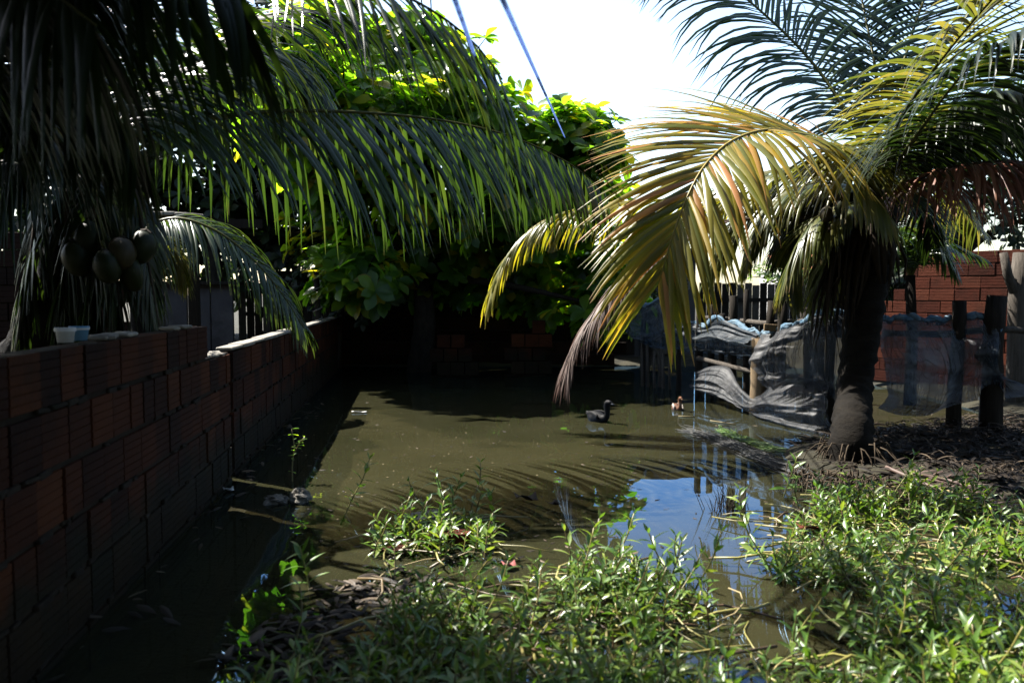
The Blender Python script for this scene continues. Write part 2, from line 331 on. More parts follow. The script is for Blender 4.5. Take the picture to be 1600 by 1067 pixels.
# ------------------------------------------------------------------ setting: ground, water
TB = G(1330, 712, 0.05)                         # foot of the right palm
bank = [G(*q) for q in ((1205, 702), (1290, 684), (1400, 672), (1560, 660), (1900, 650), (2300, 800), (1800, 850), (1620, 800), (1480, 772), (1400, 766), (1310, 758), (1245, 732))]
FENCE_TOP = [(985, 468, 10.8), (1003, 478, 10.5), (1040, 466, 10.2), (1060, 488, 9.9), (1095, 508, 9.4), (1125, 498, 9.0), (1160, 510, 8.5), (1190, 522, 8.0), (1240, 510, 7.6), (1290, 490, 7.2), (1340, 492, 7.0)]

def sdist(px, py, poly):
    """positive inside polygon"""
    d = np.full(px.shape, 1e9); ins = np.zeros(px.shape, bool); k = len(poly)
    for i in range(k):
        a = poly[i]; b = poly[(i + 1) % k]
        ex, ey = b.x - a.x, b.y - a.y
        t = np.clip(((px - a.x) * ex + (py - a.y) * ey) / (ex * ex + ey * ey), 0, 1)
        d = np.minimum(d, np.hypot(px - a.x - t * ex, py - a.y - t * ey))
        c = ((a.y > py) != (b.y > py)) & (px < (b.x - a.x) * (py - a.y) / (b.y - a.y + 1e-12) + a.x)
        ins ^= c
    return np.where(ins, d, -d)
def sstep(a, b, x):
    t = np.clip((x - a) / (b - a), 0, 1); return t * t * (3 - 2 * t)

xs = np.concatenate([[-900, -200, -60, -20, -10], np.arange(-6, 8.01, 0.08), [11, 20, 60, 200, 900]])
ys = np.concatenate([[-900, -200, -50, -12, -5], np.arange(-2, 17.01, 0.08), [20, 30, 60, 200, 900]])
XX, YY = np.meshgrid(xs, ys)
def hnoise(x, y, s, seed):
    g = np.random.default_rng(seed); z = np.zeros_like(x)
    for k in range(7):
        a = g.uniform(0, 6.28); f = s * g.uniform(0.6, 1.8); z += np.sin((x * math.cos(a) + y * math.sin(a)) * f + g.uniform(0, 6.28))
    return z / 7
wn = XX * WN.x + YY * WN.y
H = -0.20 + 0.05 * hnoise(XX, YY, 1.6, 1) + 0.03 * hnoise(XX, YY, 6, 2) + 0.012 * hnoise(XX, YY, 20, 3)
H = H + (0.06 + 0.30) * sstep(-1.2, -1.45, wn)
sb = sdist(XX, YY, bank)
H = H + sstep(-0.35, 0.25, sb + 0.10 * hnoise(XX, YY, 7, 5)) * (0.24 + 0.03 * hnoise(XX, YY, 9, 6))
H = H + 0.34 * sstep(12.6, 13.8, YY) + 0.30 * sstep(4.2, 5.2, XX - 0.0 * YY) * (1 - sstep(-0.35, 0.25, sb))
H = np.where((np.abs(XX) > 9) | (YY > 18) | (YY < -3), 0.12, H)
mb = MB(); nx, ny = len(xs), len(ys)
mb.v = np.stack([XX, YY, H], -1).reshape(-1, 3).tolist()
mb.f = [(j * nx + i, j * nx + i + 1, (j + 1) * nx + i + 1, (j + 1) * nx + i) for j in range(ny - 1) for i in range(nx - 1)]
mb.r = [0.5] * len(mb.v); mb.a = [0.0] * len(mb.v)
tag(mb.obj('ground', MUD), kind='structure')
def ground_z(x, y):
    i = int(np.clip(np.searchsorted(xs, x), 1, nx - 1)); j = int(np.clip(np.searchsorted(ys, y), 1, ny - 1)); return float(H[j, i])

mb = MB(); mb.add([(-5, -3.0, 0), (7.5, -3.0, 0), (7.5, 13.9, 0), (-5, 13.9, 0)], [(0, 1, 2, 3)])
WP = [WN * -1.20 + WD * -2.5, WN * -1.20 + WD * 13.9]
mb = MB(); mb.add([(WP[0].x, WP[0].y, 0), (6.5, WP[0].y, 0), (6.5, 13.7, 0), (WP[1].x, WP[1].y, 0)], [(0, 1, 2, 3)])
tag(mb.obj('water', WATER), kind='structure')

# ------------------------------------------------------------------ brick walls
def brick_mesh(L, Ht, D, name, mat=BRICK, rid=6, seed=0):
    """hollow clay block: ridged faces (extruded profile), painted dark holes on the ends"""
    g = random.Random(seed); mb = MB(); prof = []
    def side(s):
        out = []
        for k in range(rid):
            z0 = -Ht / 2 + Ht * (k + 0.10) / rid; z1 = -Ht / 2 + Ht * (k + 0.90) / rid
            o = g.uniform(-0.0008, 0.0008)
            out += [(D / 2 - 0.0035, z0 - Ht * 0.06 / rid), (D / 2 + o, z0), (D / 2 + o, z1), (D / 2 - 0.0035, z1 + Ht * 0.06 / rid)]
        return [(s * y, z) for y, z in (out if s > 0 else out[::-1])]
    prof = side(1) + side(-1)
    n = len(prof)
    sk = g.uniform(-0.002, 0.002)
    vs = [(x, y + sk * (1 if x > 0 else -1), z) for x in (-L / 2, L / 2) for y, z in prof]
    fs = [(k, (k + 1) % n, n + (k + 1) % n, n + k) for k in range(n)] + [tuple(range(n))[::-1], tuple(range(n, 2 * n))]
    mb.add(vs, fs)
    # flat dark quads on both ends, painted as shaded cells of the hollow core
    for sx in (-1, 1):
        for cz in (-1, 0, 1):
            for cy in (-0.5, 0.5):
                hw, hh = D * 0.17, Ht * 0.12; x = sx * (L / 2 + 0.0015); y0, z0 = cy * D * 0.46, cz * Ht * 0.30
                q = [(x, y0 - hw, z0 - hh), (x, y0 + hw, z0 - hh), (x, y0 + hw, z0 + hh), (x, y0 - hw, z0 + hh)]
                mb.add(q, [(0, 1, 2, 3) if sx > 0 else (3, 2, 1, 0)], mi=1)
    return mb.mesh(name, [mat, HOLE], smooth=False)

def build_wall(root, t0, courses, z0, ch, length_fn, off, D=0.10, face=-1.18, mats=None, seed=1, bl=0.19, skip=None, jit=0.004):
    """running bond along the left wall's line; returns number of bricks"""
    g = random.Random(seed)
    meshes = {}
    for li, L in enumerate((bl, bl * 0.5, bl * 0.72)):
        meshes[li] = [brick_mesh(L, ch - 0.020, D, 'brick', seed=seed * 10 + li * 3 + k) for k in range(3)]
    ang = WA + math.pi / 2
    cnt = 0; ends = []
    for c in range(courses):
        t = t0 + (bl + 0.012) * 0.5 * (c % 2) * (1 if c % 2 else 0); tend = length_fn(c)
        if c % 2:     # half brick at the start
            tt = t0 + bl * 0.25; lst = [(1, tt)]
        else: lst = []
        while t + bl * 0.5 < tend:
            li = 0 if g.random() < 0.86 else 2
            L = (bl, bl * 0.5, bl * 0.72)[li]
            if t + L > tend: li = 1; L = bl * 0.5
            if t + L > tend + 0.01: break
            lst.append((li, t + L / 2)); t += L + 0.012
        for li, tc in lst:
            if skip and skip(c, tc): continue
            d = g.uniform(-jit, jit); p = WN * (face - D / 2 + d) + WD * tc
            M = Matrix.Translation((p.x, p.y, z0 + ch * (c + 0.5))) @ Matrix.Rotation(ang + g.uniform(-0.012, 0.012), 4, 'Z') @ Matrix.Rotation(g.uniform(-0.01, 0.01), 4, 'Y')
            o = link('brick', g.choice(meshes[li]), None); o.matrix_basis = M
            adopt(o, root); cnt += 1
        ends.append(t)
    # mortar core, recessed behind both brick faces
    mb = MB()
    for c in range(courses):
        a, b = t0 + 0.01, ends[c] - 0.012
        p = WN * (face - D / 2) + WD * ((a + b) / 2)
        box(mb, (p.x, p.y, z0 + ch * (c + 0.5) + (0.0 if c < courses - 1 else -0.006)), b - a, D - 0.026, ch if c < courses - 1 else ch - 0.01, Matrix.Rotation(ang, 3, 'Z'))
    o = mb.obj('mortar', MORTAR, None, smooth=False); adopt(o, root)
    # squeezed-out mortar: uneven smears standing proud of the bed joints
    mb = MB()
    for k in range(int((max(ends) - t0) * courses * 5)):
        c = g.randint(1, courses); tt = g.uniform(t0 + .05, max(ends) - .1)
        if c == courses or tt > ends[min(courses - 1, c)] - .1: continue
        p = WN * (face - .004 + g.uniform(-.006, .003)) + WD * tt; L = g.uniform(.02, .11); hh = g.uniform(.012, .026)
        box(mb, (p.x, p.y, z0 + ch * c + g.uniform(-.006, .003)), L, g.uniform(.012, .022), hh, Matrix.Rotation(ang, 3, 'Z') @ Matrix.Rotation(g.uniform(-.12, .12), 3, 'Y'), bev=.004)
    o = mb.obj('mortar_smears', MORTAR, None, smooth=False); adopt(o, root); o['kind'] = 'stuff'
    return cnt

CH = 0.2; Z0 = 0.83 - 5 * CH
p = WN * -1.23 + WD * 3.5
wall1 = empty('brick_wall', (p.x, p.y, Z0), 'near hollow brick wall at left with a stepped broken end', 'wall')
build_wall(wall1, 1.15, 6, Z0, CH, lambda c: (5.36 if c < 4 else 5.30 if c == 4 else 4.78), 0, seed=1, face=-1.165)
p = WN * -1.23 + WD * 10
wall2 = empty('brick_wall', (p.x, p.y, Z0), 'far hollow brick wall at left with a sunlit pale top', 'wall')
build_wall(wall2, 5.43, 5, Z0, CH, lambda c: 16.9, 0, seed=2, face=-1.18)
# thin mortar capping on the far wall: a row of slabs
g = random.Random(4); t = 5.42; k = 0
while t < 16.8:
    L = g.uniform(0.25, 0.6); pc = WN * (-1.23 + g.uniform(-0.004, 0.004)) + WD * (t + L / 2)
    mb = MB(); box(mb, (0, 0, 0), L - 0.006, 0.108 + g.uniform(-.01, .006), 0.018 + g.uniform(0, .012), None, bev=0.005)
    o = mb.obj('capping_slab', CONC, None, smooth=False); o.location = (pc.x, pc.y, 0.842); o.rotation_euler.z = WA + math.pi / 2 + g.uniform(-.02, .02); adopt(o, wall2)
    t += L
# mortar dabs on top of the near wall
mb = MB()
for k in range(16):
    tt = g.uniform(3.2, 5.3); zt = Z0 + CH * (6 if tt < 4.75 else 5)
    pc = WN * (-1.215 + g.uniform(-.03, .03)) + WD * tt
    box(mb, (pc.x, pc.y, zt + 0.002), g.uniform(.05, .14), g.uniform(.04, .07), 0.016, Matrix.Rotation(g.uniform(0, 3), 3, 'Z'), bev=0.005)
o = mb.obj('mortar_dabs', CONC, None, smooth=False); adopt(o, wall1)

# back broken wall fragments under the tree: two low stacks of bricks
def brick_stack(px0, px1, d, rows, label, seed):
    g = random.Random(seed); a = P(px0, 500, d); b = P(px1, 500, d); n = max(1, int((b.x - a.x) / 0.205))
    root = empty('brick_pier', ((a.x + b.x) / 2, d, -0.18), label, 'brick pier', None)
    ms = [brick_mesh(0.19, 0.188, 0.14, 'brick', BRICK, seed=seed + k) for k in range(3)]
    for r_, (s, e) in enumerate(rows):
        x = a.x + s * 0.205 + (0.1 if r_ % 2 else 0)
        for k in range(e - s):
            o = link('brick', g.choice(ms)); o.location = (x + 0.1, d + g.uniform(-.02, .02), -0.08 + 0.2 * r_); o.rotation_euler.z = g.uniform(-.06, .06)
            adopt(o, root); x += 0.205
brick_stack(672, 728, 11.6, [(0, 3), (0, 3), (0, 3), (0, 2)], 'low broken brick pier standing in dark water under tree, the nearer to the long wall', 31)
brick_stack(788, 848, 11.8, [(0, 3), (0, 3), (0, 3), (0, 3), (2, 3)], 'stepped brick pier standing in dark water under tree, nearer the net fence', 41)
# back wall closing the yard behind the tree, its brick darkened for shade
mb = MB()
root = empty('back_wall', (-1, 13.4, 0), 'brick wall behind the tree, coloured dark to look deep in shade', 'wall')
g = random.Random(6)
ms = [brick_mesh(0.39, 0.188, 0.1, 'brick', BRICK_SHADE, rid=3, seed=60 + k) for k in range(3)]
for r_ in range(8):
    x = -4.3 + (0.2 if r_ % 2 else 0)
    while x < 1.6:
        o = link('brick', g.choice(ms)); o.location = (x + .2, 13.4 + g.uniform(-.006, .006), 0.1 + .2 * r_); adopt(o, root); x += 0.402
mb = MB(); box(mb, (-1.3, 13.4, 0.8), 5.6, 0.07, 1.55); o = mb.obj('mortar', MORTAR, None, False); adopt(o, root)

# ------------------------------------------------------------------ palms
def leaflet(mb, base, d, wdir, L, W, droop, rnd, seg=6, curl=0.0):
    d = d.normalized(); p = Vector(base); st = L / seg; vs = []; al = []
    cur = Vector(d); side = random.uniform(-1, 1) * curl
    for i in range(seg + 1):
        t = i / seg
        wd = (wdir - cur * wdir.dot(cur)); wd = wd.normalized() if wd.length > 1e-5 else cur.orthogonal().normalized()
        nn = cur.cross(wd)
        if nn.z < 0: nn = -nn
        wv = W * (0.45 + 2.2 * t if t < 0.25 else 1.0 - 0.95 * ((t - 0.25) / 0.75) ** 1.6) * 0.5
        vs += [p + wd * wv - nn * wv * 0.45, Vector(p), p - wd * wv - nn * wv * 0.45]; al += [t] * 3
        cur = (cur + Vector((0, 0, -1)) * droop * (0.4 + t) / seg + wdir * side / seg).normalized()
        p = p + cur * st
    fs = []
    for i in range(seg):
        a = i * 3; fs += [(a, a + 1, a + 4, a + 3), (a + 1, a + 2, a + 5, a + 4)]
    mb.add(vs, fs, rnd, al)

def frond(root, pts, mat, rmat, n=80, L=0.8, W=0.034, droop=1.5, ang=(35, 62), lift=0.15, r0=0.022, t0=0.16, hero=False,
          upv=(0, 0, 1), sides=(1, -1), rnd=(0, 1), tipL=0.45, seg=6, label=None, keep=1.0, droop2=None, curl=0.15, lr=(1.0, 1.0), p0=0.45):
    """pts: rachis control points; root: the palm (translated only)"""
    path, Ltot = smooth_path(pts, 40)
    mb = MB(); rad = [r0 * (1 - 0.85 * (i / 39) ** 0.8) for i in range(40)]; rad[0] *= 1.6; rad[1] *= 1.3
    tube(mb, path, rad, 5)
    fo = mb.obj('frond', rmat); adopt(fo, root)
    if label: fo['label'] = label
    up = Vector(upv); mbs = MB()
    for s in sides:
        for k in range(n):
            if random.random() > keep: continue
            t = t0 + (1 - t0) * (k + random.uniform(0.1, 0.9)) / n
            f = t * 39; i = min(38, int(f)); p = path[i].lerp(path[i + 1], f - i)
            T = (path[min(i + 2, 39)] - path[max(i - 1, 0)]).normalized()
            S = T.cross(up)
            if S.length < 0.05: S = T.cross(Vector((0, 1, 0)))
            S.normalize(); Nn = S.cross(T).normalized()
            a = R(ang[0] + (ang[1] - ang[0]) * t) + random.gauss(0, 0.075)
            d = S * s * math.cos(a) + T * math.sin(a) + Nn * (lift + random.gauss(0, 0.09))
            prof = min(1.0, p0 + 2.2 * (t - t0)) if t < 0.45 else 1.0 - (1 - tipL) * ((t - 0.45) / 0.55) ** 1.5
            ll = L * prof * random.uniform(0.88, 1.06) * (lr[0] if s > 0 else lr[1]); dr = (droop if droop2 is None or s > 0 else droop2) * random.uniform(0.75, 1.25)
            if random.random() < 0.05: ll *= random.uniform(0.4, 0.8)
            rv = random.uniform(*rnd)
            if hero:
                m1 = MB(); leaflet(m1, Vector((0, 0, 0)), d, T, ll, W * random.uniform(.85, 1.1), dr, rv, seg, curl)
                lo = m1.obj('leaflet', mat); lo.parent = fo; lo.location = p - path[0] + path[0] - Vector((0, 0, 0))
            else: leaflet(mbs, p, d, T, ll, W * random.uniform(.85, 1.1), dr, rv, seg, curl)
    if not hero:
        lo = mbs.obj('leaflets', mat); lo.parent = fo; tag(lo, kind='stuff')
    return fo

def PP(*q): return [P(*a) for a in q]

# ---- right palm
rp = empty('coconut_palm', TB, 'short coconut palm with yellowing fronds on the muddy bank at right', 'palm tree')
crown = P(1372, 300, 6.2)
mb = MB(); path, _ = smooth_path([TB + Vector((0, 0, -0.15)), TB + Vector((0.0, 0, 0.15)), P(1336, 600, 6.05), P(1352, 480, 6.1), P(1366, 360, 6.2), crown], 60)
rad = []
for i in range(60):
    t = i / 59; r_ = 0.158 - 0.030 * min(1, t * 4) if t < 0.25 else 0.128 + 0.045 * max(0, (t - 0.55) / 0.45)
    rad.append(r_ * (1.0 + 0.07 * ((i % 3) == 0) - 0.03 * ((i % 3) == 2) + random.uniform(-.015, .015)))
tube(mb, path, rad, 18, wob=0.05); adopt(mb.obj('trunk', PBARK), rp)
random.seed(11)
# hero yellow frond arching over the water
frond(rp, PP((1376, 318, 6.15), (1345, 262, 6.0), (1285, 222, 5.75), (1213, 203, 5.45), (1150, 217, 5.2), (1105, 254, 5.0), (1075, 305, 4.88), (1052, 365, 4.82), (1030, 440, 4.8)),
      PALM_Y, RACHIS_Y, n=108, L=1.05, W=0.042, droop=.65, ang=(12, 62), lift=0.10, hero=True, t0=0.10, p0=0.8, label='yellow sunlit frond arching over the pond', upv=(0.1, -0.5, 1), rnd=(0, 1), droop2=.8, tipL=0.55)
# upper fronds
frond(rp, PP((1370, 300, 6.25), (1330, 190, 6.5), (1262, 90, 6.8), (1170, 2, 7.0), (1085, -60, 7.2), (980, -80, 7.4)), PALM_G, RACHIS_G, n=80, L=1.05, W=0.034, droop=1.5, ang=(20, 60), lift=0.1, hero=True,
      label='green frond rising up to the left against the sky', upv=(-0.2, -0.6, 1), droop2=1.7)
frond(rp, PP((1392, 292, 6.1), (1400, 205, 5.6), (1452, 118, 5.0), (1540, 10, 4.5), (1650, -100, 4.0), (1820, -150, 3.6)), PALM_O, RACHIS_G, n=95, L=0.85, W=0.034, droop=1.1, ang=(15, 60), lift=0.2, t0=0.14, upv=(-0.3, -0.7, 1), label='olive frond rising to the right and towards the viewer')
frond(rp, PP((1372, 330, 6.3), (1260, 318, 6.8), (1100, 312, 7.1), (950, 318, 7.2), (850, 345, 7.25), (795, 395, 7.25), (768, 450, 7.2)), PALM_Y, RACHIS_Y, n=85, L=0.66, W=0.034, droop=2.2, ang=(30, 65), lift=0.0, rnd=(0, 0.55), t0=0.3, label='yellow green frond reaching low over the water to the left', tipL=0.6)
frond(rp, PP((1370, 335, 6.2), (1240, 340, 6.5), (1100, 352, 6.6), (1000, 405, 6.58), (945, 465, 6.55), (905, 520, 6.55), (886, 570, 6.5)), PALM_B, RACHIS_D, n=120, L=0.72, W=0.017, droop=1.7, ang=(38, 74), lift=-0.02, t0=0.36, label='dry brown frond drooping to the water', tipL=0.5, curl=0.6)
frond(rp, PP((1375, 325, 6.2), (1300, 285, 6.6), (1220, 300, 7.0), (1150, 350, 7.3), (1110, 420, 7.4)), PALM_O, RACHIS_G, n=70, L=0.75, W=0.032, droop=2.4, ang=(25, 60), lift=0.0, t0=0.25)
frond(rp, PP((1400, 312, 6.0), (1445, 275, 5.5), (1530, 255, 5.1), (1630, 258, 4.9), (1730, 300, 4.7)), PALM_R, RACHIS_D, n=100, L=0.66, W=0.024, droop=3.0, ang=(25, 60), lift=0.0, t0=0.1, label='russet dry frond hanging at right', curl=0.5)
frond(rp, PP((1385, 300, 6.2), (1440, 200, 6.6), (1530, 140, 7.0), (1660, 110, 7.4), (1790, 150, 7.7)), PALM_G, RACHIS_G, n=85, L=0.9, W=0.032, droop=1.6, ang=(25, 60), lift=0.1, t0=0.12)
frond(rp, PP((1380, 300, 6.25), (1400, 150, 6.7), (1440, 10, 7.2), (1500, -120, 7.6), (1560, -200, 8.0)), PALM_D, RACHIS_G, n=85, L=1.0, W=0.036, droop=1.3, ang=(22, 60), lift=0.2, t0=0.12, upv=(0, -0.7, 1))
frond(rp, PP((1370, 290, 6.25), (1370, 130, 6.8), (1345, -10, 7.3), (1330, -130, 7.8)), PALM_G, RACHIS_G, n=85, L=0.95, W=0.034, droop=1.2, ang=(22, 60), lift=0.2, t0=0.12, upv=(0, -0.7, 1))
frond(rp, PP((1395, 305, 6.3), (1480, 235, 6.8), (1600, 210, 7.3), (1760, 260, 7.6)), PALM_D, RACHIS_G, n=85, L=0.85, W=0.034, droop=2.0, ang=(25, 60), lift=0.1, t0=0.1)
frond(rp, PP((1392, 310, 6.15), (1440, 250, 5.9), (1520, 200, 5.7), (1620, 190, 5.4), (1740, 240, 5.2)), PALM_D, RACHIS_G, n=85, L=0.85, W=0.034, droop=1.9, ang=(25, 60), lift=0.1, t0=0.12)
frond(rp, PP((1380, 320, 6.4), (1420, 280, 7.0), (1480, 300, 7.6), (1530, 360, 8.0)), PALM_O, RACHIS_G, n=60, L=0.7, W=0.03, droop=2.4, ang=(25, 60), lift=0.0, t0=0.2)
frond(rp, PP((1378, 330, 6.1), (1395, 270, 5.4), (1440, 200, 4.6), (1520, 100, 3.8), (1650, 20, 3.2)), PALM_D, RACHIS_G, n=80, L=0.7, W=0.03, droop=1.8, ang=(25, 60), lift=0.05, t0=0.3)
frond(rp, PP((1378, 330, 6.2), (1350, 290, 6.4), (1310, 320, 6.7), (1290, 400, 6.9), (1280, 470, 7.0)), PALM_O, RACHIS_G, n=60, L=0.6, W=0.03, droop=2.4, ang=(25, 60), lift=0.0, t0=0.25)
frond(rp, PP((1374, 312, 6.15), (1345, 245, 5.85), (1318, 228, 5.55), (1330, 262, 5.25), (1385, 330, 5.05)), PALM_O, RACHIS_Y, n=60, L=.62, W=.034, droop=1.6, ang=(20, 60), lift=-.1, t0=.15, p0=.8, rnd=(.3, 1))
frond(rp, PP((1375, 305, 6.25), (1290, 262, 6.7), (1200, 268, 7.2), (1110, 300, 7.7), (1050, 350, 8.0)), PALM_O, RACHIS_G, n=80, L=.8, W=.036, droop=2.0, ang=(25, 62), lift=-.1, t0=.12)
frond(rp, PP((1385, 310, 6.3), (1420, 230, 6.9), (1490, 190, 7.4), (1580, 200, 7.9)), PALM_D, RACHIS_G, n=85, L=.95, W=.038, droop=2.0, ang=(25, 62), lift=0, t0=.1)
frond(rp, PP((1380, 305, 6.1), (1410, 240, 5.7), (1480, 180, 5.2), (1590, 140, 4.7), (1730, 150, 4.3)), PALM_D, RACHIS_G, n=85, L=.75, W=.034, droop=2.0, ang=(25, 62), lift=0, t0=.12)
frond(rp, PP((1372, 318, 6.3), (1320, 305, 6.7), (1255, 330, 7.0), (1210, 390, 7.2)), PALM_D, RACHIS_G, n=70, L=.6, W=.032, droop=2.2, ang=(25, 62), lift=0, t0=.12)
for q in ((1340, 302, 6.8), (1305, 335, 7.2), (1288, 400, 7.4)), ((1400, 300, 6.9), (1440, 320, 7.4), (1460, 380, 7.7)), ((1370, 285, 7.0), (1365, 300, 7.7), (1360, 370, 8.1)), ((1330, 290, 6.6), (1280, 300, 7.0), (1245, 345, 7.3)):
    frond(rp, [P(1374, 318, 6.25)] + PP(*q), PALM_D, RACHIS_D, n=75, L=.62, W=.036, droop=2.0, ang=(25, 62), lift=0, t0=.1)
for q in ((1310, 285, 6.4), (1235, 300, 6.5), (1190, 345, 6.6), (1165, 400, 6.65)), ((1325, 320, 6.2), (1270, 345, 6.15), (1240, 400, 6.2), (1232, 450, 6.25)):
    frond(rp, [P(1374, 318, 6.25)] + PP(*q), PALM_O, RACHIS_G, n=100, L=.6, W=.038, droop=2.0, ang=(25, 62), lift=0, t0=.12, rnd=(0, .8))
# dead sheaths and fibre hanging off the crown
mb = MB(); g = random.Random(3)
for k in range(60):
    a = P(g.uniform(1300, 1400), g.uniform(330, 420), 6.1 + g.uniform(-.15, .15)); a.x = min(a.x, crown.x + .16)
    ln = g.uniform(.25, .85); dx = g.uniform(-.16, .02)
    pts = [a, a + Vector((dx * .6, g.uniform(-.06, .0), -ln * .3)), a + Vector((dx, g.uniform(-.08, .02), -ln * .7)), a + Vector((dx * 1.05 + g.uniform(-.04, .04), g.uniform(-.08, .02), -ln))]
    tube(mb, pts, [.012, .010, .006, .002], 4, g.random())
adopt(mb.obj('hanging_fibre', FIBRE), rp)
for (q, w_, ln) in (((1345, 372, 6.05), .16, .5), ((1325, 385, 6.1), .13, .6), ((1385, 365, 6.05), .14, .4), ((1310, 392, 6.15), .10, .75), ((1372, 350, 5.98), .15, .45)):
    mb = MB(); a = P(*q); dx = (q[0] - 1362) / 1244 * 6 * 1.0
    for s in (-1, 0, 1):
        pts = [P(1362, 345, 6.1), a + Vector((s * w_ * .3, -.03 * (1 - abs(s)), .02)), a + Vector((dx * .6 + s * w_ * .45, -.05, -ln * .5)), a + Vector((dx * .8 + s * w_ * .2, -.05, -ln))]
        tube(mb, pts, [.03, .045, .032, .006], 6, 0.5, squash=.35)
    adopt(mb.obj('dead_sheath', FIBRE), rp)
# small coconuts
def coconut(root, c, r, mat=NUT):
    mb = MB(); vs = []; fs = []; n, m = 12, 9
    for i in range(m + 1):
        th = math.pi * i / m
        for k in range(n):
            ph = 2 * math.pi * k / n; rr = r * math.sin(th) * (1 + 0.06 * math.cos(3 * ph))
            vs.append((rr * math.cos(ph), rr * math.sin(ph), r * 1.25 * math.cos(th) - (0.12 * r if th > 2.2 else 0)))
    fs = [(i * n + k, i * n + n + k, i * n + n + (k + 1) % n, i * n + (k + 1) % n) for i in range(m) for k in range(n)]
    mb.add(vs, fs); o = mb.obj('coconut', mat); o.location = c; o.rotation_euler = (random.uniform(-.3, .3), random.uniform(-.3, .3), random.uniform(0, 6)); adopt(o, root)
    o.scale = (random.uniform(.85, 1.12), random.uniform(.85, 1.12), random.uniform(.85, 1.15))
    mb = MB()
    for j in range(6):
        a = j * 1.047; d = Vector((math.cos(a), math.sin(a), 0)); n_ = Vector((-d.y, d.x, 0)); z1 = r * 1.25
        mb.add([d * r * .1 + Vector((0, 0, z1 + .012)), d * r * .4 + n_ * r * .26 + Vector((0, 0, z1 * .96)), d * r * .66 + Vector((0, 0, z1 * .80)), d * r * .4 - n_ * r * .26 + Vector((0, 0, z1 * .96))], [(0, 3, 2, 1)])
    cx = mb.obj('calyx', FIBRE); cx.parent = o
    mb = MB(); tube(mb, [(0, 0, r * 1.2), (0, 0, r * 1.45), (random.uniform(-.03, .03), .02, r * 1.9)], [.012, .009, .008], 5)
    s = mb.obj('stalk', RACHIS_G); s.parent = o
for q in ((1300, 300, 6.0), (1292, 335, 5.98), (1315, 325, 5.9)): coconut(rp, P(*q), 0.055)

# ---- left palm beyond the wall
lpb = P(10, 520, 4.5); lpb.z = ground_z(lpb.x, lpb.y) - .05
lp = empty('coconut_palm', lpb, 'shaded coconut palm behind the brick wall at left, long fronds over the pond', 'palm tree')
lc = P(140, 280, 4.35)
mb = MB(); path, _ = smooth_path([lpb, lpb + Vector((0.02, 0, .5)), lpb.lerp(lc, .6), lc], 40)
tube(mb, path, [(.17 - .04 * (i / 39)) * (1 + .05 * (i % 4 == 0)) for i in range(40)], 14, wob=.04); adopt(mb.obj('trunk', PBARK), lp)
random.seed(21)
frond(lp, PP((150, 250, 4.4), (215, 208, 4.7), (300, 188, 5.0), (440, 174, 5.4), (580, 177, 5.7), (700, 190, 6.0), (800, 214, 6.2), (890, 256, 6.35), (945, 300, 6.45)),
      PALM_G, RACHIS_G, n=74, L=1.2, W=0.040, droop=1.5, ang=(14, 60), lift=-0.75, hero=True, t0=0.13, label='long green frond arching right with glinting leaflets', upv=(0, -0.15, 1), droop2=2.0, rnd=(0, .9), tipL=.35)
frond(lp, PP((150, 240, 4.4), (230, 80, 4.1), (350, -40, 3.6), (480, -60, 3.25), (590, -25, 3.12), (680, 20, 3.1), (745, 72, 3.12), (785, 125, 3.18)),
      PALM_G, RACHIS_G, n=62, L=.82, W=0.017, droop=.7, ang=(28, 68), lift=-0.35, hero=True, t0=0.14, label='upper green frond sloping down to the right', upv=(0.25, -0.3, 1), droop2=1.5, tipL=.6)
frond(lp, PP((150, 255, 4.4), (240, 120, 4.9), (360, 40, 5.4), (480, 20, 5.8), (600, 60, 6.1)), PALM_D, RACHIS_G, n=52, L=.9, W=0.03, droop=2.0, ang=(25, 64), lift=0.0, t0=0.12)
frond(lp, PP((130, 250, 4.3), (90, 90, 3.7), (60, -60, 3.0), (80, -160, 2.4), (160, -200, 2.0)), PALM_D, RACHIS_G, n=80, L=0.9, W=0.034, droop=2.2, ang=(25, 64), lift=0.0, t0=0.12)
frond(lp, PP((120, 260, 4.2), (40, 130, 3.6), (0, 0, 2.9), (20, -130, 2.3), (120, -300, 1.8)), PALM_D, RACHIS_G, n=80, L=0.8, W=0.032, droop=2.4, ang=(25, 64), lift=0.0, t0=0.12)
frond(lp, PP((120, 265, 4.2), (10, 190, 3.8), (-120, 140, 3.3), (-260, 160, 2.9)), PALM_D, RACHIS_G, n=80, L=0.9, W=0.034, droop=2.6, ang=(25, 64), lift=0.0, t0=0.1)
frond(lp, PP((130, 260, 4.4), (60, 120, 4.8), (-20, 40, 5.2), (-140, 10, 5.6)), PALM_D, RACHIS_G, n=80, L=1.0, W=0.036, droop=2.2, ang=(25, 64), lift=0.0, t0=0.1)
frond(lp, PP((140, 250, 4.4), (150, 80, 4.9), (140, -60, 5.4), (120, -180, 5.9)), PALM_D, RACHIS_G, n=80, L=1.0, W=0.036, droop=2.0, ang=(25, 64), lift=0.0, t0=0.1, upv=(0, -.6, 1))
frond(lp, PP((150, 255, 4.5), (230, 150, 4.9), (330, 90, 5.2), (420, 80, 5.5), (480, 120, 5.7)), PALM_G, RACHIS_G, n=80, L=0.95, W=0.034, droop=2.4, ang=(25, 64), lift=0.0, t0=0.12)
frond(lp, PP((100, 275, 4.3), (40, 250, 4.1), (-40, 270, 3.9), (-120, 330, 3.8)), PALM_D, RACHIS_G, n=70, L=0.8, W=0.034, droop=2.6, ang=(25, 64), lift=0.0, t0=0.1)
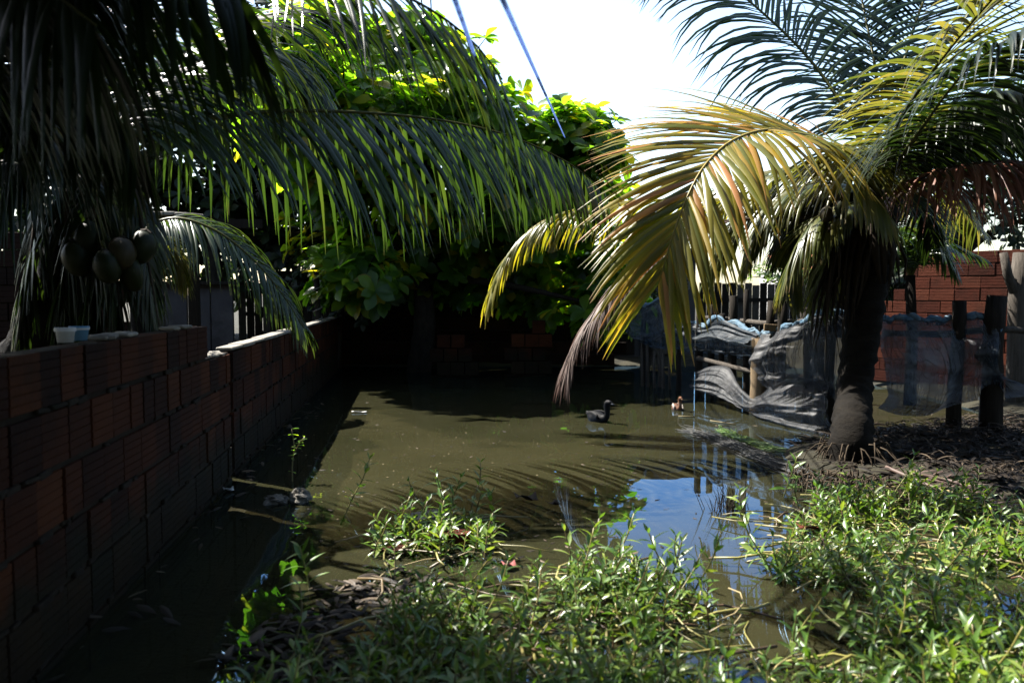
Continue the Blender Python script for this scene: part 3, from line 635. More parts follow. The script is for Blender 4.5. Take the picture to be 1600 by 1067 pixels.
frond(lp, PP((120, 265, 4.2), (0, 60, 3.5), (-40, -60, 2.9), (60, -110, 2.5), (230, -90, 2.3), (360, -40, 2.25)), PALM_D, RACHIS_G, n=75, L=1.0, W=0.034, droop=2.0, ang=(20, 64), lift=-.5, t0=0.2)
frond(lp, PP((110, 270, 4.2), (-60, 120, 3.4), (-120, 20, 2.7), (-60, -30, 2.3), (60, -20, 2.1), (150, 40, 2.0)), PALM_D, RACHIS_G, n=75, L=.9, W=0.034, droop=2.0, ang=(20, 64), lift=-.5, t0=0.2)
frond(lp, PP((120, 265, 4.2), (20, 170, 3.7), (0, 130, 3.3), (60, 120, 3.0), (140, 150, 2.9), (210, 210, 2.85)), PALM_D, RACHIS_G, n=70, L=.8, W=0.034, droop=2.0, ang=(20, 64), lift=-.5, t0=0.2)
frond(lp, PP((150, 240, 4.4), (200, 0, 4.45), (300, -150, 4.4), (550, -300, 4.3), (800, -310, 4.2), (1000, -230, 4.1)), PALM_D, RACHIS_G, n=80, L=.95, W=0.034, droop=1.8, ang=(20, 64), lift=-.2, t0=0.45)  # added frond above the view, placed to shade the weeds at lower right
for q in ((140, 372, 4.05, .078), (190, 395, 4.0, .076), (168, 415, 3.95, .074), (222, 385, 4.1, .07), (120, 402, 4.0, .07), (205, 425, 4.05, .066)): coconut(lp, P(*q[:3]), q[3])
for (x, x2, d) in ((165, 190, 4.2), (110, 95, 4.15), (205, 250, 4.3), (70, 30, 4.2), (150, 140, 4.1)):
    frond(lp, PP((140, 285, 4.3), (x, 290, d), ((x + x2) / 2, 390, d - .05), (x2, 520, d - .05)), PALM_D, RACHIS_D, n=45, L=.42, W=.03, droop=2.0, ang=(35, 70), lift=0, t0=.15)
for q in (((-2.55, 3.9, 3.2), (-2.7, 3.2, 3.9), (-2.4, 2.4, 4.2), (-1.8, 1.7, 4.1)), ((-2.9, 4.0, 3.1), (-3.3, 3.5, 3.8), (-3.3, 2.7, 4.1), (-3.0, 2.0, 4.0)),
          ((-2.3, 3.7, 3.0), (-2.0, 3.1, 3.7), (-1.6, 2.4, 3.9), (-1.0, 1.8, 3.7)), ((-3.0, 4.3, 3.0), (-3.7, 4.2, 3.6), (-4.3, 3.8, 3.8), (-4.8, 3.2, 3.6)), ((-2.3, 3.8, 2.7), (-2.1, 3.1, 3.2), (-2.0, 2.3, 3.3), (-1.8, 1.5, 3.1))):
    frond(lp, [lc] + [Vector(v) for v in q], PALM_D, RACHIS_D, n=90, L=.95, W=.042, droop=1.4, ang=(20, 60), lift=0, t0=.22)  # added fronds above the view, placed to shade the near left fronds
# ---- young palm frond behind the wall (its own plant)
yb = P(215, 470, 7.8); yb.z = ground_z(yb.x, yb.y) - .03
yp = empty('young_palm', yb, 'young palm behind the brick wall with one pale frond bending onto the wall top', 'palm tree')
mb = MB(); path, _ = smooth_path([yb, yb + Vector((.02, 0, .4)), P(205, 400, 7.8)], 16); tube(mb, path, [.09 - .003 * i for i in range(16)], 9, wob=.06); adopt(mb.obj('trunk', PBARK), yp)
frond(yp, PP((205, 405, 7.8), (225, 360, 7.75), (275, 341, 7.7), (340, 362, 7.7), (400, 410, 7.75), (445, 465, 7.8), (474, 512, 7.85)), PALM_G, RACHIS_G, n=80, L=0.72, W=0.03, droop=2.2, ang=(25, 66), lift=0.02, t0=0.1, upv=(0.1, -.5, 1), rnd=(.2, 1))
frond(yp, PP((205, 405, 7.8), (190, 350, 7.9), (150, 330, 8.0), (90, 350, 8.2), (50, 400, 8.3)), PALM_D, RACHIS_G, n=70, L=0.6, W=0.03, droop=2.2, ang=(25, 66), lift=0.02, t0=0.1)
frond(yp, PP((205, 405, 7.8), (235, 370, 8.2), (270, 390, 8.6), (290, 440, 8.8)), PALM_O, RACHIS_G, n=60, L=0.55, W=0.028, droop=2.2, ang=(25, 66), lift=0.02, t0=0.1)
# ---- small palm behind the right trunk
sb_ = P(1425, 520, 8.6); sb_.z = 0.0
sp = empty('young_palm', sb_, 'small dark palm between the right trunk and the red brick wall', 'palm tree')
mb = MB(); tube(mb, [sb_, sb_ + Vector((0, 0, .7)), P(1422, 430, 8.6)], [.07, .06, .05], 8, wob=.06); adopt(mb.obj('trunk', PBARK), sp)
for (x1, y1, x2, y2, d) in ((1400, 370, 1370, 430, 8.3), (1450, 360, 1490, 420, 8.4), (1425, 340, 1440, 300, 8.8), (1470, 380, 1530, 400, 9.0), (1395, 390, 1340, 400, 8.8)):
    frond(sp, PP((1422, 432, 8.6), ((1422 + x1) / 2, (432 + y1) / 2 - 12, 8.5), (x1, y1, d), (x2, y2, d)), PALM_G, RACHIS_G, n=45, L=0.5, W=0.028, droop=1.6, ang=(25, 64), lift=0.05, t0=0.1)

# ------------------------------------------------------------------ broadleaf trees
def leaf_geo(L, W, fold=0.25, curve=0.25):
    """obovate leaf along +X, normal +Z: 3 columns x 6 rows"""
    vs = []; al = []
    prof = [0.06, 0.42, 0.72, 0.98, 0.86, 0.10]
    for i, q in enumerate(prof):
        t = i / 5; x = L * t; z = -curve * L * t * t; wv = W * 0.5 * q
        vs += [(x, wv, z + fold * wv), (x, 0, z), (x, -wv, z + fold * wv)]; al += [t] * 3
    fs = []
    for i in range(5):
        a = i * 3; fs += [(a, a + 3, a + 4, a + 1), (a + 1, a + 4, a + 5, a + 2)]
    return np.array(vs), fs, al
def leaf_frame(d, up):
    X = d.normalized(); Y = up.cross(X); Y = Y.normalized() if Y.length > 1e-4 else X.orthogonal().normalized(); Z = X.cross(Y)
    return Matrix((X, Y, Z)).transposed()

def tree(name, base, lobes, label, cat, mat, mat1=None, rosettes=600, per=7, LL=0.25, LW=0.15, trunk_r=0.14, singles=0, group=None, seed=1, fork=None, hang=0.25):
    g = random.Random(seed); base = Vector(base)
    root = empty(name, base, label, cat, group)
    top = fork if fork else base + Vector((0, 0, 1.2))
    mb = MB(); path, _ = smooth_path([base + Vector((0, 0, -.1)), base.lerp(top, .5) + Vector((.08, 0, 0)), top], 16)
    tube(mb, path, [trunk_r * (1.25 - .45 * i / 15) for i in range(16)], 10, wob=.06); adopt(mb.obj('trunk', BARK), root)
    vol = [l[1][0] * l[1][1] * l[1][2] for l in lobes]; sv = sum(v ** .7 for v in vol)
    leaves = []
    mbl = MB()
    for (c, r), v in zip(lobes, vol):
        c = Vector(c)
        mid = top.lerp(c, .5) + Vector((g.uniform(-.2, .2), g.uniform(-.2, .2), .1))
        tube(mbl, smooth_path([top, mid, c], 8)[0], [trunk_r * .5 * (1 - .75 * i / 7) for i in range(8)], 6, wob=.05)
        n = int(rosettes * v ** .7 / sv)
        for k in range(n):
            u = Vector((g.gauss(0, 1), g.gauss(0, 1), g.gauss(0, 1))).normalized(); q = g.random() ** .45
            # break the ellipsoid with noise so the outline has gaps and sprays
            wob = 1 + .38 * mnoise.noise(u * 2.1 + c * 1.7)
            p = c + Vector((u.x * r[0], u.y * r[1], u.z * r[2])) * q * wob
            ax = (u * .8 + Vector((0, 0, .75)) + Vector((g.uniform(-.5, .5), g.uniform(-.5, .5), g.uniform(-.2, .4)))).normalized()
            if q > .7 and k % 2 == 0:
                tube(mbl, [c.lerp(p, .55) + Vector((0, 0, -.05)), c.lerp(p, .8), p], [.014, .010, .006], 4)
            ph0 = g.uniform(0, 6.28); A = ax.orthogonal().normalized(); B = ax.cross(A); m = g.randint(per - 2, per + 1)
            rn = g.random()
            for j in range(m):
                ph = ph0 + j * 6.283 / m + g.uniform(-.25, .25)
                d = (A * math.cos(ph) + B * math.sin(ph)) + ax * g.uniform(.0, .9) + Vector((0, 0, -hang * g.random()))
                L = LL * g.uniform(.65, 1.15)
                leaves.append((p, leaf_frame(d, ax + Vector((g.uniform(-.3, .3), g.uniform(-.3, .3), 0))), L, min(1, max(0, rn + g.uniform(-.3, .3)))))
    adopt(mbl.obj('branches', BARK), root)
    V0, F0, A0 = leaf_geo(1, LW / LL)
    single = set()
    if singles:
        cells = {}
        for i, (p, M, L, r_) in enumerate(leaves):
            key = (int((p.x / p.y) * F / 15), int(((p.z - 1.2) / p.y) * F / 15))
            if key not in cells or leaves[cells[key]][0].y > p.y: cells[key] = i
        order = sorted(cells.values(), key=lambda i: -leaves[i][0].z + .35 * leaves[i][0].y)
        single = set(order[:singles])
        mm = MB(); mm.add([tuple(v) for v in V0], F0, .5, A0); me = mm.mesh('leaf', mat1)
        for i in single:
            p, M, L, r_ = leaves[i]
            o = link('leaf', me); o.matrix_basis = Matrix.Translation(p - base) @ M.to_4x4() @ Matrix.Scale(L, 4); o.parent = root
    vs = []; fs = []; rr = []; aa = []
    nv = len(V0)
    for i, (p, M, L, r_) in enumerate(leaves):
        if i in single: continue
        o = len(rr); q = (V0 * L) @ np.array(M).T + np.array(p)
        vs.append(q); fs += [tuple(a + o for a in f) for f in F0]; rr += [r_] * nv; aa += A0
    mb = MB(); mb.v = np.concatenate(vs).tolist(); mb.f = fs; mb.r = rr; mb.a = aa; mb.mi = [0] * len(fs)
    cr = mb.obj('crown', mat); adopt(cr, root)
    if singles: tag(cr, kind='stuff')
    return root

def LB(px, py, d, rx, ry, rz): return (P(px, py, d), (rx, ry, rz))
at_base = P(650, 560, 12.4); at_base.z = -0.15
tree('almond_tree', at_base, [LB(600, 130, 12.0, 1.0, 1.1, .8), LB(690, 150, 11.8, 1.1, 1.2, .85), LB(770, 210, 11.6, .8, 1.0, .65), LB(880, 245, 11.5, .85, .9, .75), LB(905, 215, 11.4, .5, .6, .5), LB(930, 225, 11.4, .45, .6, .45),
      LB(560, 230, 12.0, 1.1, 1.2, .9), LB(660, 290, 11.6, 1.3, 1.3, .9), LB(800, 320, 11.5, 1.2, 1.2, .8), LB(900, 330, 11.8, .8, .9, .7), LB(560, 370, 12.5, 1.1, .8, .6), LB(700, 390, 12.3, 1.2, .8, .55),
      LB(820, 420, 12.4, 1.0, .7, .45), LB(520, 60, 12.5, .9, 1.1, .7), LB(470, 200, 12.8, 1.1, 1.1, .9), LB(640, 60, 12.0, .6, .7, .45), LB(940, 420, 12.4, .8, .8, .6), LB(640, 440, 12.7, 1.0, .6, .35), LB(760, 455, 12.7, .9, .6, .3), LB(860, 470, 12.7, .8, .6, .35), LB(450, 110, 10.2, .9, .8, .8), LB(540, 170, 10.5, .9, .8, .7), LB(620, 200, 10.8, .8, .7, .6), LB(460, 220, 10.8, .8, .7, .6), LB(560, 430, 11.2, .8, .8, .5), LB(950, 480, 11.6, .7, .6, .4)],
      'large leaved almond tree in the middle at the back of the pond', 'tree', ALMOND, ALMOND1, rosettes=2500, per=8, LL=.27, LW=.155, trunk_r=.17, singles=290, seed=5, fork=P(660, 430, 12.3))
b_ = P(330, 500, 12.5); b_.z = 0.1
tree('broadleaf_tree', b_, [LB(330, 150, 13, 1.6, 1.4, 1.2), LB(200, 200, 13, 1.6, 1.4, 1.3), LB(420, 260, 13, 1.4, 1.2, 1.0), LB(300, 300, 13, 1.5, 1.2, .9), LB(100, 120, 14, 1.8, 1.4, 1.4), LB(420, 60, 14, 1.4, 1.2, 1.1), LB(430, 380, 13.5, 1.0, 1.0, .5), LB(60, 330, 12, 1.5, 1.0, 1.0), LB(220, 380, 13.5, 1.2, .8, .9), LB(-120, 250, 12, 1.6, 1.2, 1.3), LB(340, 410, 13.8, 1.1, .7, .7), LB(460, 310, 13.6, 1.0, .7, .8), LB(500, 380, 13.6, .8, .6, .6), LB(400, 330, 14, 1.0, .7, .7)],
     'dark green tree behind the left palm fronds', 'tree', DARKLEAF, rosettes=1550, per=7, LL=.26, LW=.13, seed=8, fork=P(330, 380, 12.6))
b_ = P(1500, 520, 12.5); b_.z = 0.1
tree('broadleaf_tree', b_, [LB(1480, 280, 12.5, 1.2, 1.0, .9), LB(1580, 250, 12.5, 1.2, 1.0, 1.0), LB(1420, 330, 12.5, .7, .8, .6), LB(1650, 330, 12.5, 1.3, 1.0, 1.0), LB(1540, 340, 12.3, .9, .8, .5)],
     'dark tree standing behind the red brick wall at right', 'tree', DARKLEAF, rosettes=520, per=7, LL=.16, LW=.07, seed=9, fork=P(1500, 400, 12.5))
# added unseen tree behind the viewpoint, its low crown placed to block sky light
tree('sky_blocker_tree', (-1.2, -3.2, .1), [((-3.6, .6, 4.0), (1.8, 1.5, .6)), ((-1.6, .2, 4.3), (1.8, 1.5, .6)), ((.6, .0, 4.4), (1.8, 1.5, .6)), ((2.8, .2, 4.2), (1.8, 1.5, .6)), ((4.8, .8, 3.9), (1.6, 1.6, .7)),
      ((-3.5, -2.2, 4.0), (1.8, 1.6, 1.0)), ((-1, -2.4, 4.6), (1.8, 1.6, .8)), ((1.5, -2.4, 4.6), (1.8, 1.6, .8)), ((4, -2.2, 4.0), (1.8, 1.8, 1.0)), ((-3, -4.5, 3), (2, 1.2, 1.8)), ((0, -5, 3.2), (2, 1.2, 1.8)), ((3, -4.6, 3), (2, 1.2, 1.8)), ((5.6, -1.5, 2.6), (1.0, 2.0, 1.6)), ((-5.2, .5, 2.9), (1.0, 2.2, 1.4))],
     'added unseen tree behind the viewpoint, its crown blocking sky light', 'tree', DARKLEAF, rosettes=1500, per=8, LL=.34, LW=.20, trunk_r=.22, seed=23, fork=Vector((-1, -3, 2.6)))
def bush(px, py, d, r, label, mat, n, seed, group=None, LL=.1):
    c = P(px, py, d); b = Vector((c.x, c.y, 0.1))
    tree('bush', b, [(c, (r[0], r[1], r[2])), (c + Vector((r[0] * .5, 0, -r[2] * .4)), (r[0] * .7, r[1], r[2] * .7))], label, 'bush', mat, rosettes=n, per=6, LL=LL, LW=LL * .5, trunk_r=.05, seed=seed, fork=Vector((c.x, c.y, max(.3, c.z - r[2]))), group=group)
bush(1225, 428, 17, (.9, .6, .28), 'bright green bush behind the board fence, left of the tiled roof', BUSHLEAF, 260, 15)
bush(1290, 432, 17, (.4, .5, .2), 'small green bush in front of the tiled roof', BUSHLEAF, 120, 16)
bush(1425, 440, 11.6, (.8, .5, .5), 'dark bush behind the left end of the red brick wall', DARKLEAF, 320, 20, LL=.16)
bush(520, 420, 12.6, (.9, .7, .8), 'dark shrub at the far end of the brick wall', DARKLEAF, 260, 18, LL=.16)
bush(1010, 480, 12.8, (.5, .5, .5), 'dark shrub at the far end of the net fence', DARKLEAF, 160, 19, LL=.15)

# ------------------------------------------------------------------ buildings and fences behind
# left house: brick side coloured darker for shade, with a pale roof edge
g = random.Random(12)
hb = P(60, 500, 9.0); hb.z = 0.1
house = empty('brick_house', hb, 'unplastered brick house behind the left palm, coloured dark to look shaded', 'house')
ms = [brick_mesh(0.39, 0.188, 0.1, 'brick', BRICK_SHADE, rid=3, seed=80 + k) for k in range(3)]
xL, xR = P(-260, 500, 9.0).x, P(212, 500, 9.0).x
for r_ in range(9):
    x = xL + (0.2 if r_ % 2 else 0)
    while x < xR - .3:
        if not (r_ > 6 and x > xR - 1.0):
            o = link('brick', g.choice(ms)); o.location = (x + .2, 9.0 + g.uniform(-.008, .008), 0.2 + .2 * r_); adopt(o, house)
        x += 0.402
mb = MB(); box(mb, ((xL + xR) / 2 - .1, 9.02, 0.85), xR - xL - .3, 0.07, 1.5); adopt(mb.obj('mortar', MORTAR, None, False), house)
a, b = P(105, 332, 8.8), P(292, 328, 8.8)
for k in range(9):
    x = a.x + (b.x - a.x) * (k + .5) / 9
    mb = MB(); box(mb, (0, 0, 0), (b.x - a.x) / 9 - .012, .5, .045, Matrix.Rotation(.06, 3, 'X'), bev=.008)
    o = mb.obj('roof_slab', CONC, None, False); o.location = (x, 9.05, a.z + g.uniform(-.012, .012)); adopt(o, house)
mb = MB(); box(mb, (a.x + .9, 9.2, a.z - .09), 2.2, .1, .1); adopt(mb.obj('roof_beam', WOODD, None, False), house)
for x in (a.x + .1, b.x - .1):
    mb = MB(); box(mb, (x, 9.2, (a.z - .1) / 2), .1, .1, a.z - .1); adopt(mb.obj('post', WOODD, None, False), house)
# grey shed of plaster panels and boards behind the far wall
sx0, sx1 = P(222, 470, 13).x, P(370, 470, 13).x
shed = empty('shed', ((sx0 + sx1) / 2, 11.6, .1), 'grey panelled shed behind the brick wall at left', 'shed')
xa, xb = P(222, 470, 11.6).x, P(365, 470, 11.6).x
for k in range(4):
    x = xa + (xb - xa) * (k + .5) / 4
    mb = MB(); box(mb, (x, 11.6 + .004 * k, .72), (xb - xa) / 4 - .015, .05, 1.25, bev=.006); adopt(mb.obj('panel', GREYWALL, None, False), shed)
mb = MB(); box(mb, ((xa + xb) / 2, 11.9, 1.36), xb - xa + .2, .9, .05, bev=.006); adopt(mb.obj('roof', WOODD, None, False), shed)
bf = empty('board_fence', (P(440, 470, 12.2).x, 12.2, .1), 'grey upright board fence behind the brick wall', 'fence')
xa, xb = P(372, 470, 12.2).x, P(512, 470, 12.2).x
for k in range(11):
    x = xa + (xb - xa) * (k + .5) / 11
    mb = MB(); box(mb, (x, 12.2 + g.uniform(-.01, .01), .70), (xb - xa) / 11 - .012, .025, 1.1 + g.uniform(-.06, .06), bev=.004); adopt(mb.obj('board', WOODD if k % 3 else WOOD, None, False), bf)
mb = MB(); box(mb, ((xa + xb) / 2, 12.235, .9), xb - xa, .03, .06); adopt(mb.obj('rail', WOODD, None, False), bf)
# timber post with twisted barbed wire at the end of the far wall
pb = P(497, 500, 10.6); pb.z = .05
tp = empty('timber_post', pb, 'slim post wound with barbed wire behind the far wall', 'post')
mb = MB(); tube(mb, [(pb.x, pb.y, .05), (pb.x + .01, pb.y, .8), P(494, 425, 10.6)], [.045, .04, .038], 7, wob=.1); adopt(mb.obj('shaft', WOODD), tp)
mb = MB(); tube(mb, [(pb.x + .06 * math.cos(i * .9), pb.y - .02 + .06 * math.sin(i * .9), .75 + i * .02) for i in range(40)], .006, 4); adopt(mb.obj('barbed_wire', CONC), tp)

# right: grey low house with grille, behind the fence
gx0, gx1 = P(930, 430, 13.8).x, P(1088, 430, 13.8).x
gh = empty('low_house', ((gx0 + gx1) / 2, 13.8, .1), 'low grey house with lattice panels seen through the yellow fronds', 'house')
wdt = gx1 - gx0; ztop = P(1000, 394, 13.8).z
mb = MB(); box(mb, ((gx0 + gx1) / 2, 14.6, ztop / 2 + .05), wdt, 1.5, ztop - .1); adopt(mb.obj('wall', GREYWALL, None, False), gh)
mb = MB(); box(mb, ((gx0 + gx1) / 2, 14.55, ztop + .03), wdt + .16, 1.75, .06, bev=.01); adopt(mb.obj('roof', GREYWALL, None, False), gh)
for k in range(2):
    x = gx0 + wdt * (.22 + .42 * k)
    mb = MB(); box(mb, (x, 13.83, .85), .62, .04, 1.4, bev=.006); d_ = mb.obj('door', WOODD if k == 0 else WOOD, None, False); adopt(d_, gh)
    for j in range(4):
        mb = MB(); box(mb, (x - .23 + .153 * j, 13.80, .85), .14, .02, 1.36, bev=.003); o = mb.obj('plank', WOODD if k == 0 else WOOD, None, False); o.parent = d_
mb = MB()
lx0, lx1, lz0, lz1 = gx0 + wdt * .42, gx1 - .12, P(1000, 452, 13.8).z, P(1000, 425, 13.8).z
for j in range(16): box(mb, (lx0 + (lx1 - lx0) * j / 15, 13.815, (lz0 + lz1) / 2), .02, .03, lz1 - lz0)
for j in range(6): box(mb, ((lx0 + lx1) / 2, 13.822, lz0 + (lz1 - lz0) * j / 5), lx1 - lx0, .024, .02)
adopt(mb.obj('lattice', CONC, None, False), gh)
# board fence further back
bf = empty('board_fence', (P(1240, 470, 14.2).x, 14.2, .1), 'dark weathered board fence behind the fishing nets', 'fence')
xa, xb = P(1092, 470, 14.2).x, P(1400, 470, 14.2).x; nb = 26; zt = P(1200, 442, 14.2).z
for k in range(nb):
    x = xa + (xb - xa) * (k + .5) / nb; hh = zt - .1 + g.uniform(-.05, .02)
    mb = MB(); box(mb, (x, 14.2 + g.uniform(-.01, .01), .1 + hh / 2), (xb - xa) / nb - .01, .025, hh, bev=.004); adopt(mb.obj('board', g.choice([WOODD, WOODD, WOOD]), None, False), bf)
for z in (.5, 1.1):
    mb = MB(); box(mb, ((xa + xb) / 2, 14.16, z), xb - xa, .03, .07); adopt(mb.obj('rail', WOODD, None, False), bf)
# far white house with tiled roof
hb = P(1265, 430, 26); fh = empty('far_house', (hb.x, 27, .1), 'far white house with an orange tiled roof above the board fence', 'house')
xa, xb = P(1232, 430, 26).x, P(1330, 430, 26).x; ze = P(1265, 420, 26).z
mb = MB(); box(mb, ((xa + xb) / 2, 27.5, ze / 2), xb - xa, 3, ze); adopt(mb.obj('wall', WHITEW, None, False), fh)
rf = MB(); yy0, yy1 = 25.7, 27.5; zr = P(1265, 409, 26).z + .25
rf.add([(xa - .2, yy0, ze - .02), (xb + .2, yy0, ze - .02), (xb + .2, yy1, zr), (xa - .2, yy1, zr), (xa - .2, yy0, ze - .1), (xb + .2, yy0, ze - .1), (xb + .2, yy1, zr - .08), (xa - .2, yy1, zr - .08)],
       [(0, 1, 2, 3), (7, 6, 5, 4), (4, 5, 1, 0), (5, 6, 2, 1), (7, 4, 0, 3), (6, 7, 3, 2)])
nrow = 12
for k in range(nrow):
    x = xa - .15 + (xb - xa + .3) * k / (nrow - 1)
    tube(rf, [(x, yy0 - .03, ze), (x, yy1, zr + .02)], .06, 6)
adopt(rf.obj('roof', TILE_R, None, False), fh)

# right red brick house wall
rw = empty('brick_house', (P(1560, 500, 10.5).x, 10.5, .05), 'red brick house wall with stepped top at right behind the nets', 'house')
ms = [brick_mesh(0.28, 0.138, 0.1, 'brick', BRICK_R, rid=4, seed=90 + k) for k in range(4)] ; mh = [brick_mesh(0.135, 0.138, 0.1, 'brick', BRICK_R, rid=4, seed=97)]
WX0 = P(1362, 500, 10.5).x; ANG = R(-50)
dirw = Vector((math.cos(ANG), math.sin(ANG), 0))
for r_ in range(11):
    z = .07 + .15 * (r_ + .5)
    s0 = 0.0 if r_ < 7 else .30 if r_ < 8 else .45 if r_ < 10 else .62
    s = s0 + (.145 if r_ % 2 else 0)
    if r_ % 2:
        o = link('brick', mh[0]); q = Vector((WX0, 10.5, z)) + dirw * (s0 + .07); o.location = q; o.rotation_euler.z = ANG; adopt(o, rw)
    while s < 4.0:
        o = link('brick', g.choice(ms)); q = Vector((WX0, 10.5 + g.uniform(-.006, .006), z)) + dirw * (s + .145); o.location = q; o.rotation_euler.z = ANG + g.uniform(-.01, .01); adopt(o, rw); s += .29
mb = MB()
for (s0, z0, z1) in ((0, .05, 1.11), (.46, 1.11, 1.56), (.63, 1.56, 1.70)):
    c = Vector((WX0, 10.5, 0)) + dirw * ((s0 + 4.2) / 2 + .01); box(mb, (c.x, c.y, (z0 + z1) / 2), 4.2 - s0 - .02, .076, z1 - z0, Matrix.Rotation(ANG, 3, 'Z'))
adopt(mb.obj('mortar', MORTAR, None, False), rw)
# pale post at far right
q = P(1592, 560, 8.2); q.z = 0
tp = empty('timber_post', q, 'pale grey forked post at the right edge before the brick wall', 'post')
mb = MB(); tube(mb, [(q.x, q.y, -.05), (q.x - .02, q.y, .6), P(1590, 470, 8.2), P(1597, 395, 8.2)], [.11, .1, .09, .08], 9, wob=.08); adopt(mb.obj('shaft', WOOD), tp)
mb = MB(); tube(mb, [P(1591, 470, 8.2), P(1575, 430, 8.15), P(1568, 395, 8.15)], [.05, .045, .04], 7, wob=.08); adopt(mb.obj('branch', WOOD), tp)

# ------------------------------------------------------------------ pole-and-net fence
ftop = [P(*q) for q in FENCE_TOP]
fr_ = empty('post_fence', (P(1180, 560, 8.4).x, 8.4, -.1), 'rough stake fence standing in the pond under the nets', 'fence')
def stake(px, pyt, d, r, mat, lean=0.0, base=None):
    top = P(px, pyt, d); b = Vector((top.x + lean, d, -.2 if base is None else base))
    mb = MB(); n = 7; pts = [b.lerp(top, i / (n - 1)) + Vector((random.uniform(-.008, .008), random.uniform(-.008, .008), 0)) for i in range(n)]
    tube(mb, pts, [r * (1.1 - .2 * i / (n - 1)) for i in range(n)], 8, wob=.12); adopt(mb.obj('post', mat), fr_)
random.seed(31)
for (px, pyt, d, r, mat, lean) in ((1006, 470, 10.5, .035, WOODD, 0), (1030, 478, 10.3, .03, WOOD, .03), (1062, 500, 9.9, .035, WOODD, 0), (1094, 468, 9.4, .045, WOODD, .0), (1112, 476, 9.2, .04, WOODD, .02), (1130, 490, 8.95, .035, WOODD, -.02),
        (1146, 462, 8.75, .05, WOODD, .0), (1166, 452, 8.55, .036, WOODD, .03), (1186, 528, 8.05, .085, WOODY, .01), (1206, 470, 7.95, .045, WOODD, 0), (1224, 468, 7.8, .05, WOODD, -.02), (1262, 480, 7.5, .045, WOODD, .02), (1282, 478, 7.3, .05, WOODD, 0),
        (1500, 470, 6.8, .06, WOODD, -.02), (1556, 462, 6.7, .085, WOODD, 0), (1300, 470, 7.2, .045, WOODD, 0)):
    stake(px, pyt, d, r, mat, lean)
for (px, py0, py1, d) in ((1003, 520, 600, 10.4), (1022, 548, 602, 10.2), (1036, 552, 604, 10.1), (1046, 556, 606, 10.0), (1012, 535, 598, 10.3)):
    top = P(px, py0, d); mb = MB(); tube(mb, [(top.x + .02, d, -.2), (top.x, d, top.z * .5), top], [.02, .018, .014], 6, wob=.15); adopt(mb.obj('thin_stake', WOOD), fr_)
a, b = P(1236, 368, 9.0), P(1262, 520, 9.0); mb = MB(); tube(mb, [Vector((b.x + .04, 9, 0.0)), b, a.lerp(b, .5), a], [.062, .058, .052, .045], 8, wob=.08); adopt(mb.obj('leaning_pole', WOOD), fr_)
for pts in ([(1090, 495, 9.5), (1150, 500, 8.8), (1200, 505, 8.1), (1290, 500, 7.4)], [(1380, 520, 7.0), (1460, 522, 6.9), (1560, 515, 6.75), (1640, 520, 6.7)], [(1090, 560, 9.3), (1200, 585, 8.1), (1300, 590, 7.3)]):
    mb = MB(); tube(mb, smooth_path(PP(*pts), 14)[0], [.028] * 14, 7, wob=.15); adopt(mb.obj('rail', WOOD), fr_)
mb = MB(); box(mb, P(1222, 513, 7.85), .36, .03, .07, Matrix.Rotation(.06, 3, 'Y'), bev=.004); adopt(mb.obj('board', WOODY, None, False), fr_)

